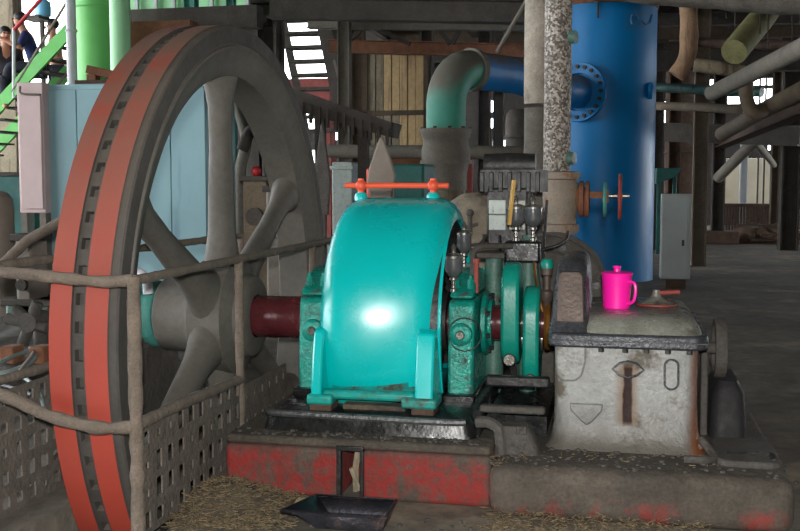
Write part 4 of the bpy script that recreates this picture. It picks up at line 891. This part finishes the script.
# slanting belt walkway
a = at(296, 103, 8.6); b = at(396, 131, 8.6); wk = thing('walkway', 'dark slanting belt walkway behind the flywheel, dropping right', 'walkway', (a.x, 8.6, a.z))
g = G(); g.beam(a, b, .35, .12); mk('deck', g, 'steel_dark', wk)
g = G(); g.beam(a + Vector((0, -.18, .09)), b + Vector((0, -.18, .03)), .03, .06); mk('toe_board', g, 'steel_dark', wk)
N = 12
for i in range(N): c = a.lerp(b, (i + .5) / N); g = G(); g.box(c.x - .012, c.x + .012, 8.41, 8.45, c.z - .13, c.z + .02); mk('bracket', g, 'steel_dark', wk)
for f__ in (.25, .68): c = a.lerp(b, f__); g = G(); g.box(c.x - .04, c.x + .04, 8.55, 8.63, 0, c.z); mk('prop', g, 'steel_dark', wk)
# dark staircase
Y = 14; tl = at(322, 14, Y); bl = at(348, 140, Y); ds = thing('staircase', 'dark steel staircase behind the flywheel, light showing between its treads', 'staircase', (bl.x, Y, 0))
for y in (Y, Y + .24):
    a = Vector((tl.x, y, tl.z)); b = Vector((bl.x, y, bl.z)); g = G(); g.beam(a, b, .05, .2); mk('stringer', g, 'steel_dark', ds)
N = 9
for i in range(N):
    py = 18 + i * 14; xa = wx(280, Y); c = at(323 + i * 2.9, py, Y); g = G(); g.box(c.x - .62, c.x, Y - .02, Y + .26, c.z - .02, c.z + .02); mk('tread', g, 'steel_dark', ds)
g = G(); g.beam((tl.x - .6, Y + .1, tl.z), (bl.x - .6, Y + .1, bl.z), .03, .1); mk('stringer', g, 'steel_dark', ds)
g = G(); g.box(bl.x - .03, bl.x + .03, Y, Y + .06, 0, bl.z); mk('leg', g, 'steel_dark', ds)
g = G(); g.beam(at(334, 60, Y - .1), at(352, 130, Y - .1), .03, .03); mk('handrail', g, 'steel_grey', ds)
p = at(288, 100, 20); q = at(330, 78, 20); g = G(); g.box(p.x, q.x, 20, 20.4, p.z, q.z); g.box(p.x, p.x + .1, 20, 20.4, 0, p.z); g.box(q.x - .1, q.x, 20, 20.4, 0, p.z); top('hopper', g, 'red_old', 'dull red hopper seen between the dark stair treads', 'hopper')
# deck edge beams across the top centre
ibeam('deck_beam', (308, 24, 12.4), (528, 26, 12.2), .1, .16, 'steel_grey', 'thin grey beam across the top centre')
ibeam('deck_beam', (330, 46, 12.9), (524, 51, 12.6), .14, .18, 'rust', 'rusty beam sloping gently under the deck at top centre')
ibeam('deck_beam', (270, 8, 11.6), (526, 12, 11.4), .22, .2, 'steel_dark', 'dark deep beam at the very top centre')
for i, (a, b, c_, d) in enumerate(((380, 30, 410, 44), (425, 10, 450, 44), (452, 44, 470, 12), (350, 40, 378, 14))):
    g = G(); g.beam(at(a, b, 12.5), at(c_, d, 12.5), .05, .05); top('truss_brace', g, 'steel_dark', ORDT[i] + ' of the truss diagonals between the top centre beams', 'brace', 'truss diagonals at top centre')
g = G(); g.cyl(at(497, 52, 9.2), at(528, -2, 9.2), .018, n=8); top('stay_rod', g, 'steel_grey', 'slanting stay rod from the teal elbow up to the roof', 'rod')
for i, (px, py, r) in enumerate(((330, 10, .18), (372, 4, .16), (412, 2, .14), (462, 6, .2), (500, 18, .14))):
    g = G(); c = at(px, py, 12.8); g.cyl(c, c + Vector((.38, .12, .0)), r, n=18); top('deck_drum', g, 'steel_dark' if i % 2 else 'rust_dark', ORD2[i] + ' of the dark drums hung under the deck at top centre', 'drum', 'drums under the deck')
# machines seen through the flywheel
def machine(px0, py0, px1, py1, Y, mt, name, label, cat, dp=.4):
    p = at(px0, py1, Y); q = at(px1, py0, Y); t = thing(name, label, cat, ((p.x + q.x) / 2, Y, 0))
    g = G(); g.box(p.x, q.x, Y, Y + dp, 0, q.z); mk('body', g, mt, t, bevel=.02)
    g = G(); g.box(p.x - .02, q.x + .02, Y - .02, Y + dp + .02, q.z - .04, q.z); mk('top_plate', g, 'steel_dark', t, bevel=.008)
    g = G(); xm = (p.x + q.x) / 2; g.cyl((xm, Y - .03, q.z - .3), (xm, Y, q.z - .3), min(.1, (q.x - p.x) / 3), n=18); mk('hatch', g, 'steel_dark', t); return t
machine(243, 176, 268, 260, 7.4, 'pipe_brown', 'machine_casing', 'brown machine casing glimpsed between vertical and right flywheel spokes', 'machine')
machine(266, 186, 292, 270, 6.9, 'pipe_ash', 'machine_casing', 'ash grey machine casing glimpsed at the right inner edge of the flywheel', 'machine')
g = G(); g.ball(at(252, 174, 7.4) + Vector((0, .1, .02)), .04, 10); top('signal_lamp', g, 'red_rail', 'small red lamp on top of the brown machine casing', 'lamp')
pipe('machine_pipe', [(242, 150, 8.2), (250, 132, 8.2), (262, 128, 8.2), (268, 160, 8.2), (268, 250, 8.2), (268, 319, 8.2)], .05, 'steel_dark', 'dark bent pipe behind the brown machine casing')
pipe('machine_pipe', [(236, 100, 8.8), (246, 140, 8.8), (240, 175, 8.8), (240, 250, 8.8), (240, 309, 8.8)], .05, 'steel_grey', 'grey bent pipe behind the vertical flywheel spoke')
# ================================================================ left side
Y = 7.3; p = at(47, 330, Y); q = at(208, 84, Y)
cb = thing('control_cabinet', 'large pale blue steel cabinet behind the flywheel', 'cabinet', ((p.x + q.x) / 2, Y, 0))
g = G(); g.box(p.x, q.x, Y, Y + .55, .05, q.z + .02); mk('body', g, 'cabinet_blue', cb, bevel=.012)
xm = wx(110, Y); q2z = q.z + .02
for a, b in ((p.x + .03, wx(79, Y)), (wx(79.6, Y), xm - .005), (xm + .005, wx(172, Y)), (wx(172.6, Y), q.x - .02)):
    g = G(); g.box(a, b, Y - .018, Y, .12, q.z - .02); d = mk('door', g, 'cabinet_blue', cb, bevel=.006)
g = G(); g.box(p.x + .05, q.x - .05, Y + .04, Y + .5, 0, .05); mk('plinth', g, 'steel_dark', cb)
Y = 7.2; p = at(20, 213, Y); q = at(42.3, 82, Y)
pk = thing('switch_cabinet', 'narrow pinkish white cabinet on legs left of the pale blue one', 'cabinet', ((p.x + q.x) / 2, Y, 0))
g = G(); g.box(p.x, q.x, Y, Y + .1, p.z, q.z); mk('body', g, 'cabinet_pink', pk, bevel=.008)
g = G(); g.box(p.x + .02, q.x - .01, Y - .015, Y, p.z + .03, q.z - .1); mk('door', g, 'cabinet_pink', pk, bevel=.006)
g = G(); g.tube(curve([(p.x + .05, Y - .03, q.z - .03), (p.x + .06, Y - .03, q.z - .085), (q.x, Y - .03, q.z - .095)], 4), .008, 6); mk('cable', g, 'steel_grey', pk)
for x in (p.x + .03, q.x - .03):
    for y in (Y + .03, Y + .08): g = G(); g.box(x - .025, x + .025, y - .025, y + .025, 0, p.z); mk('leg', g, 'steel_grey', pk)
# pale green columns and white pipe
def column(px0, px1, Y, mt, label, seam=None):
    x0, x1 = wx(px0, Y, 40), wx(px1, Y, 40); r = (x1 - x0) / 2; t = thing('pipe_column', label, 'column', ((x0 + x1) / 2, Y, 0))
    g = G(); g.cyl(((x0 + x1) / 2, Y, 0), ((x0 + x1) / 2, Y, 6.6), r, n=40); mk('shaft', g, mt, t)
    if seam: z = wz(px0, seam, Y); mk('weld_seam', ring(((x0 + x1) / 2, Y, z), 'z', r, .012, 40, 6), mt, t)
    return t
column(76, 113, 9.6, 'green_bright', 'thick bright green round column behind the pale blue cabinet', 9)
column(111, 130, 9.0, 'green_pale', 'slimmer pale green column beside the thick bright green one', None)
column(67, 76, 9.2, 'pipe_white', 'thin white pipe standing left of the thick green column', 31)
g = G(); g.beam((wx(80, 7.6, 80), 7.6, q2z + .025), (wx(112, 7.6, 80), 7.62, q2z + .025), .2, .05); top('loose_board', g, 'rust_dark', 'dark board lying on the pale blue cabinet under the brown one', 'board', bevel=.005)
g = G(); g.beam((wx(86, 7.5, 70), 7.55, q2z + .13), (wx(113, 7.5, 75), 7.6, q2z + .08), .18, .06); g.box(wx(97, 7.6) - .04, wx(97, 7.6) + .04, 7.54, 7.62, q2z + .05, q2z + .1); top('loose_board', g, 'rust', 'brown board lying tilted on top of the dark board and pale blue cabinet', 'board', bevel=.005)
p = at(130, 62, 9.9); q = at(190, 30, 9.9); g = G(); g.box(p.x, q.x, 9.9, 10.1, 0, q.z + .1); top('rusted_sheet', g, 'rust', 'rusty plate right of the slim pale green column', 'plate')
# teal posts and beams above the flywheel
tp_ = post(194, 11.0, .13, 6.5, 'teal_post', 'teal post above the left shoulder of the flywheel')
post(233.5, 11.4, .09, 6.5, 'teal_post', 'slimmer teal post above the top of the flywheel rim')
g = G(); g.beam(at(128, 22, 10.4), at(260, 17, 10.4), .2, .22); top('deck_beam', g, 'steel_dark', 'dark level beam behind the teal posts over the flywheel', 'beam')
g = G(); g.beam(at(194, 15, 11), at(224, 25, 11), .06, .08); mk('knee_brace', g, 'green_old', tp_)
# green stairs with people, upper left
Ys = 15.0; sa = at(-42, 150, Ys); sb = at(92, 6, Ys); dv = sb - sa
gs = thing('staircase', 'bright green staircase at the upper left with people on it', 'staircase', (sa.x, Ys, 0))
for y in (Ys, Ys + .95): g = G(); g.beam(Vector((sa.x, y, sa.z)), Vector((sb.x, y, sb.z)), .06, .2); mk('stringer', g, 'stair_green', gs)
N = 12; TR = []
for i in range(N):
    c = sa.lerp(sb, (i + .5) / N); g = G(); g.box(c.x - .13, c.x + .13, Ys + .03, Ys + .92, c.z - .17, c.z - .14); mk('tread', g, 'steel_dark', gs); TR.append(c)
perp = Vector((-dv.z, 0, dv.x)).normalized()
mid = mk('handrail', G().tube([at(12, 92, Ys - .02), at(68, 0, Ys - .02)], .022, 8), 'steel_grey', gs)
mk('handrail', G().tube([at(14, 30, Ys - .02), at(42, -2, Ys - .02)], .03, 8), 'red_rail', gs)
mk('baluster', G().tube([at(14, 98, Ys - .01), at(14, 28, Ys - .01)], .03, 8), 'white_post', gs)
g = G(); c = sa; 
for f__ in (.06, .93):
    c = sa.lerp(sb, f__); g.box(c.x - .05, c.x + .05, Ys + .02, Ys + .1, 0, c.z)
mk('support', g, 'steel_dark', gs)
g = G(); g.beam(at(30, 120, Ys + .5), at(72, 66, Ys + .5), .04, .04); mk('brace', g, 'steel_grey', gs)

def skin(name, J, E, mt, parent, root):                   # grow a continuous surface along a skeleton; J: joint -> (offset, radius)
    ks = list(J); me = bpy.data.meshes.new(name); me.from_pydata([J[k][0] for k in ks], [(ks.index(a), ks.index(b)) for a, b in E], []); me.update()
    o = bpy.data.objects.new(name, me); C.objects.link(o); o.parent = parent
    me.materials.append(MATS[mt]); sm_ = o.modifiers.new('skin', 'SKIN')
    for i, k in enumerate(ks):
        d = me.skin_vertices[0].data[i]; r = J[k][1]; d.radius = r if isinstance(r, tuple) else (r, r); d.use_root = (k == root); d.use_loose = False
    sm_.use_smooth_shade = True; s2 = o.modifiers.new('sub', 'SUBSURF'); s2.levels = 2; s2.render_levels = 2; return o
def person(loc, rz, label, shirt, arms, legs, lean=0., hair='hair', cap=None, trousers='trouser_dark'):
    t = thing('person', label, 'person', loc); t.rotation_euler = (0, 0, rz)
    V = lambda *a: Vector(a); L = lambda z: V(0, -lean * max(0, z - .9), z)     # faces -y in its own frame
    hipz = legs.get('hip', .92)
    J = {'hip': (V(0, 0, hipz), .125)}; dz = hipz - .92
    def up(x, y, z): q = L(z); return V(x, y + q.y, z + dz)
    J['waist'] = (up(0, 0, 1.08), (.13, .1)); J['chest'] = (up(0, 0, 1.3), (.155, .11)); J['neck'] = (up(0, 0, 1.46), .058); J['jaw'] = (up(0, -.02, 1.56), .07); J['head'] = (up(0, -.015, 1.655), (.08, .098)); J['crown'] = (up(0, 0, 1.72), .06)
    E = [('hip', 'waist'), ('waist', 'chest'), ('chest', 'neck'), ('neck', 'jaw'), ('jaw', 'head'), ('head', 'crown')]
    for s, k in ((-1, 'l'), (1, 'r')):
        el, wr = arms[k]; J['sh' + k] = (up(s * .19, 0, 1.4), .062); J['el' + k] = (up(*el), .045); J['wr' + k] = (up(*wr), .032)
        dw = (J['wr' + k][0] - J['el' + k][0]).normalized(); J['pa' + k] = (J['wr' + k][0] + dw * .08, (.042, .022)); 
        E += [('chest', 'sh' + k), ('sh' + k, 'el' + k), ('el' + k, 'wr' + k), ('wr' + k, 'pa' + k)]
        sd = dw.orthogonal().normalized()
        for i, q in enumerate((-.028, -.01, .01, .028)):
            n_ = f'f{i}' + k; J[n_] = (J['pa' + k][0] + dw * (.07 - .006 * abs(i - 1.5)) + sd * q + V(0, 0, -.015), .009); E.append(('pa' + k, n_))
        J['th' + k] = (J['wr' + k][0] + dw * .06 + sd * .055, .01); E.append(('wr' + k, 'th' + k))
        kn, an_ = legs[k]; J['hj' + k] = (V(s * .09, 0, hipz - .04), .09); J['kn' + k] = (V(*kn), .062); J['an' + k] = (V(*an_), .042); J['to' + k] = (V(an_[0], an_[1] - .17, an_[2] - .045), .036)
        E += [('hip', 'hj' + k), ('hj' + k, 'kn' + k), ('kn' + k, 'an' + k), ('an' + k, 'to' + k)]
    skin('body', J, E, 'skin', t, 'hip')
    gro = lambda ks, m: {k: (J[k][0], tuple(v + m for v in J[k][1]) if isinstance(J[k][1], tuple) else J[k][1] + m) for k in ks}
    se = {'hip', 'waist', 'chest', 'shl', 'shr', 'ell', 'elr'}; JS = gro([k for k in J if k in se], .016)
    skin('shirt', JS, [e for e in E if e[0] in se and e[1] in se], shirt, t, 'hip')
    te = {'hip', 'hjl', 'hjr', 'knl', 'knr', 'anl', 'anr'}; JT = gro([k for k in J if k in te], .018)
    skin('trousers', JT, [e for e in E if e[0] in te and e[1] in te], trousers, t, 'hip')
    h = J['head'][0]
    def loc_part(n_, g, mt): o = mk(n_, g, mt, None, base=(0, 0, 0)); o.parent = t; return o
    loc_part('hair', G().ball(h + V(0, .03, .035), .102, 16, (.92, 1, .9)), cap or hair)
    g = G(); g.ball(h + V(-.035, -.085, .0), .014, 8); g.ball(h + V(.035, -.085, .0), .014, 8); loc_part('eyes', g, 'hair')
    loc_part('nose', G().ball(h + V(0, -.1, -.03), .018, 8, (.8, 1, 1.3)), 'skin')
    loc_part('mouth', G().ball(h + V(0, -.088, -.075), .022, 8, (1.2, .5, .35)), 'red_old')
    return t
def tread_near(px): 
    x = wx(px, Ys + .4, 60); return min(TR, key=lambda c: abs(c.x - x))
up1 = {'l': ((-.1, -.12, .5), (-.1, .02, .09)), 'r': ((.1, -.22, .62), (.1, -.12, .30)), 'hip': .93}
def stair_person(pxh, pyh, label, shirt, rz, arms, legs, lean=0., back=0., **k):
    Yp_ = Ys + .48 + back; h = at(pxh, pyh, Yp_); z = h.z - 1.655 - (legs['hip'] - .92)
    return person((h.x, Yp_, z), rz, label, shirt, arms, legs, lean, **k)
legA = {'l': ((-.1, -.2, .52), (-.1, -.1, .1)), 'r': ((.1, -.05, .48), (.1, .1, .06)), 'hip': .9}
legS = {'l': ((-.1, -.42, .08), (-.11, -.5, -.33)), 'r': ((.1, -.44, .1), (.11, -.52, -.31)), 'hip': .1}
stair_person(37, 20, 'person in navy shirt sitting on the green stairs, one hand on the red rail', 'shirt_navy', R(-62), {'l': ((-.27, -.12, 1.22), (-.26, -.38, 1.34)), 'r': ((.25, -.16, 1.18), (.24, -.34, 1.3))}, legS, .35)
stair_person(5, 34, 'person in dark vest at the upper left edge below the red rail', 'shirt_black', R(40), {'l': ((-.25, .02, 1.15), (-.24, -.12, .95)), 'r': ((.25, .0, 1.15), (.24, -.14, .98))}, legS, .05)
stair_person(57, 26, 'person in salmon shirt behind the white pipe on the green stairs', 'shirt_salmon', R(-70), {'l': ((-.25, -.02, 1.15), (-.24, -.22, 1.05)), 'r': ((.25, -.02, 1.15), (.24, -.22, 1.05))}, legA, .1, back=.95)
lz = wz(57, 26, Ys + 1.43) - 1.655 + .03
ld = thing('landing', 'dark landing behind the green stairs under the person in salmon', 'landing', (wx(57, Ys + 1.4), Ys + 1.4, 0))
g = G(); g.box(wx(44, Ys + 1.4), wx(74, Ys + 1.4), Ys + 1.05, Ys + 1.9, lz - .06, lz); mk('plate', g, 'steel_dark', ld)
for px in (46, 72): g = G(); g.box(wx(px, Ys + 1.4) - .04, wx(px, Ys + 1.4) + .04, Ys + 1.4, Ys + 1.48, 0, lz - .05); mk('leg', g, 'steel_dark', ld)
c = at(43, 8, Ys + 1.25); g = G(); g.lathe([(0, -.15), (.1, -.15), (.13, -.12), (.135, 0), (.12, .1), (.05, .15), (.035, .17), (.035, .2), (0, .2)], c, 'z', 20); tag(mk('water_jug', g, 'jug_blue', None), 'round light blue water jug above the person in navy', 'jug')
g = G(); g.box(c.x - .3, c.x + .06, Ys + 1.0, Ys + 1.5, c.z - .2, c.z - .15); g.box(c.x - .1, c.x - .04, Ys + 1.3, Ys + 1.36, 0, c.z - .2); top('landing_shelf', g, 'steel_dark', 'dark shelf under the light blue water jug', 'shelf')
p = at(-4, 60, 16.6); q = at(12, -8, 16.6); g = G(); g.box(p.x, q.x, 16.6, 16.9, 0, q.z); top('wooden_post', g, 'tan_dirty', 'tan wooden post at the top left corner', 'post')
# darker equipment at the left edge
g = G(); x = wx(0, 6.2, 220); g.lathe([(0, 0), (.085, 0), (.09, .3), (.09, wz(6, 208, 6.2)), (.082, wz(6, 199, 6.2)), (.055, wz(6, 193, 6.2)), (0, wz(6, 190, 6.2))], (x, 6.2, 0), 'z', 24); top('gas_cylinder', g, 'leaf_grey', 'dusty grey round-topped cylinder at the left edge', 'cylinder')
machine(-20, 172, 24, 300, 8.4, 'dark_teal', 'pump_casing', 'dark teal pump casing behind the grey round-topped cylinder', 'pump')
machine(16, 234, 30, 300, 5.6, 'leaf_grey', 'terminal_box', 'small ash grey box under the pinkish cabinet', 'box', .2)
g = G(); g.tube([at(-30, 286, 4.6), at(5, 262, 4.6), at(28, 240, 4.6), at(60, 222, 4.6), at(110, 198, 4.6)], .026, 10); top('slanting_pipe', g, 'guard_dust', 'dusty pipe slanting up behind the left side of the flywheel', 'pipe')
# cast cross handle, bricks and cables inside the left guard
Y = 4.7; c = at(30, 322, Y)
ch = thing('valve_cross', 'grey cast cross-shaped handle left of the flywheel', 'valve handle', (c.x, Y, 0))
for i, (a, b) in enumerate((((6, 318), (48, 328)), ((22, 346), (38, 302)), ((14, 308), (30, 322)))):
    g = G(); g.cyl(at(*a, Y), at(*b, Y), .03, n=10); mk('arm', g, 'grime', ch, bevel=.008)
g = G(); g.cyl(c + Vector((0, -.03, 0)), c + Vector((0, .12, 0)), .05, n=14); g.cyl(c + Vector((0, .1, 0)), (c.x, Y + .1, 0), .04, n=10); mk('stem', g, 'grime', ch)
machine(8, 300, 50, 420, 5.6, 'green_old', 'old_machine_base', 'grey-green old machine base behind the cross-shaped handle', 'machine', .3)
for i, (px, py, Y, mt, lb2) in enumerate(((12, 352, 5.3, 'rust', 'rusty brick on the left heap below the cross-shaped handle'), (42, 352, 5.1, 'rust', 'reddish brick standing next to the red flywheel edge'))):
    p = W(px, py, 'z', .31); Y = p.y; g = G(); g.box(p.x - .035, p.x + .035, Y - .05, Y + .05, p.z - .05, p.z + .03); top('brick', g, mt, lb2, 'brick', 'loose bricks on the left heap', bevel=.008)
# heap of ash the junk lies on
g = G(); N = 14; rows = []
for i in range(10):
    y = 3.2 + i * .33; rows.append([(-3.6 + 1.62 * k / N, y, max(.01, min(.27, .5 * max(0, y - 3.25)) + .06 * noise.noise(Vector((k * .7, i * .8, 5))))) for k in range(N + 1)])
vs = [v for r in rows for v in r]; g.add(vs, [(i * (N + 1) + k, i * (N + 1) + k + 1, (i + 1) * (N + 1) + k + 1, (i + 1) * (N + 1) + k) for i in range(9) for k in range(N)])
o = top('ash_heap', g, 'pit_dust', 'heap of grey ash and dust left of the flywheel guard', 'heap'); o['kind'] = 'stuff'
for i, (pts, mt, t, r) in enumerate(((((-6, 366), (14, 356), (30, 351), (36, 356), (28, 364), (8, 372), (-6, 374)), 'cable_pale', 'pale cable coiled on the left heap', .010),
                                     (((-6, 376), (10, 380), (24, 366), (34, 352), (30, 348)), 'leaf_grey', 'grey cable looped under the pale coil', .009),
                                     (((-6, 384), (12, 388), (32, 395)), 'cable_black', 'short black cable at the left edge', .008),
                                     (((18, 374), (30, 382), (40, 396), (46, 412)), 'cable_pale', 'pale cable end hanging toward the lower rail', .008))):
    P = curve([W(x, y, 'z', .305 + .012 * i) for j, (x, y) in enumerate(pts)], 6); top('cable', G().tube(P, r, 8), mt, t, 'cable')

# ================================================================ foreground clutter
# black scoop lying before the plinth
x0, x1, y0, y1 = -1.02, -.68, 3.04, 3.21
tg = G(); zb = .014
rimp = [(x0, 3.08, .05), (x0 + .075, y1, .066), (x1, y1, .066), (x1 + .005, y0, .066), (x0 + .05, y0, .062)]
flo_ = [(x0 + .1, 3.10, zb), (x0 + .12, y1 - .015, zb), (x1 - .015, y1 - .015, zb), (x1 - .012, y0 + .012, zb), (x0 + .12, y0 + .012, zb)]
n = 5; tg.add(rimp + flo_, [tuple(range(5, 10))] + [(i, (i + 1) % n, n + (i + 1) % n, n + i) for i in range(n)])
tr_ = mk('scoop', tg, 'trough_dark', None); tag(tr_, 'black sheet iron scoop tray lying before the red plinth', 'tray')
so = tr_.modifiers.new('thick', 'SOLIDIFY'); so.thickness = .008; so.offset = -1
lip = G().tube(rimp, .007, 6, closed=True); mk('rolled_lip', lip, 'trough_dark', tr_)
g = G(); g.loft([rrect(-1.03, -.965, 3.21, 3.25, .0, .015), rrect(-1.025, -.96, 3.205, 3.255, .035, .015), rrect(-1.01, -.975, 3.215, 3.24, .055, .01)]); top('stone', g, 'straw', 'pale stone lying just behind the black scoop tray', 'stone')
# straw and bagasse litter
def litter(name, areas, n, label, mt='straw', seed=3):
    rd = random.Random(seed); g = G()
    for _ in range(n):
        ax = rd.choices(areas, [a[4] for a in areas])[0]; x = rd.uniform(ax[0], ax[1]); y = rd.uniform(ax[2], ax[3]); z = ax[5](x, y); ln = rd.uniform(.008, .035); a = rd.uniform(0, 6.28); t = rd.uniform(.001, .0025)
        d = Vector((math.cos(a), math.sin(a), rd.uniform(-.15, .35))).normalized() * ln; g.beam(Vector((x, y, z)), Vector((x, y, z)) + d, t * 2, t)
    o = top(name, g, mt, label, 'litter'); o['kind'] = 'stuff'; return o
pile = lambda x, y: max(.0, .075 * math.exp(-(((x + 1.27) / .16) ** 2 + ((y - 3.27) / .14) ** 2))) + random.uniform(0, .012)
g = G(); N = 14
for i in range(N + 1):
    for k in range(N + 1): x = -1.38 + .35 * k / N; y = 3.0 + .40 * i / N; g.v.append(Vector((x, y, .075 * math.exp(-(((x + 1.27) / .16) ** 2 + ((y - 3.27) / .14) ** 2)) - .004)))
g.f = [(i * (N + 1) + k, i * (N + 1) + k + 1, (i + 1) * (N + 1) + k + 1, (i + 1) * (N + 1) + k) for i in range(N) for k in range(N)]; g.m = [0] * len(g.f)
o = top('chaff_mound', g, 'grime_brown', 'mound of brown chaff between guard plate and red plinth', 'mound'); o['kind'] = 'stuff'
litter('straw_litter', [(-1.38, -1.05, 3.0, 3.40, 4, pile), (-1.36, -.98, 2.9, 3.2, 1, lambda x, y: .006)], 1500, 'straw and chaff scattered at the left foot of the red plinth')
litter('straw_litter', [(-.40, .3, 3.14, 3.31, 8, lambda x, y: .004 + random.uniform(0, .03) * (1 if y > 3.24 else .3)), (-.42, -.2, 3.33, 3.48, 1, lambda x, y: .16 + random.uniform(0, .01)), (-.2, .35, 3.34, 3.52, .6, lambda x, y: .158 + (.017 if y > 3.42 else 0))], 1100, 'straw and chaff scattered along the foot of the grey crankcase plinth', seed=5)
def crumbs(name, areas, n, label, mt, seed):
    rd = random.Random(seed); g = G()
    for _ in range(n):
        ax = rd.choices(areas, [a[4] for a in areas])[0]; r = rd.uniform(.003, .011); g.ball((rd.uniform(ax[0], ax[1]), rd.uniform(ax[2], ax[3]), ax[5] + r * .4), r, 6, (1, rd.uniform(.6, 1), rd.uniform(.5, .9)))
    o = top(name, g, mt, label, 'debris'); o['kind'] = 'stuff'
crumbs('grime_crumbs', [(-.39, .5, 3.33, 3.58, 3, .168), (-1.3, -.45, 3.42, 3.5, 2, .203), (-1.3, .5, 3.0, 3.3, 2, .0), (.55, 1.0, 3.0, 4.2, 1, 0)], 420, 'dark crumbs of grime strewn over the plinths and floor', 'grime', 8)
# railing with white balusters on the deck over the flywheel
rl = thing('deck_railing', 'pale green railing with white balusters at the top edge over the flywheel', 'railing', (wx(180, 12, 0), 12, 2.9))
zq = wz(180, 12, 12)
g = G(); g.box(wx(128, 12, 0), wx(246, 12, 0), 11.98, 12.02, zq, zq + .3); mk('kick_plate', g, 'green_pale', rl)
for px in (136, 155, 173, 211, 247): g = G(); g.box(wx(px, 11.9, 0) - .02, wx(px, 11.9, 0) + .02, 11.9, 11.95, zq - .05, zq + 1.1); mk('baluster', g, 'white_post', rl)
g = G(); g.box(wx(120, 12, 0), wx(256, 12, 0), 11.7, 13, zq - .12, zq - .02); mk('floor_plate', g, 'steel_dark', rl)
for px in (122, 254): g = G(); g.box(wx(px, 12.4, 0) - .06, wx(px, 12.4, 0) + .06, 12.35, 12.47, 0, zq - .1); mk('prop', g, 'steel_dark', rl)
g = G(); g.beam(at(130, 26, 11.85), at(186, 10, 11.85), .04, .05); mk('slanting_rail', g, 'steel_grey', rl)
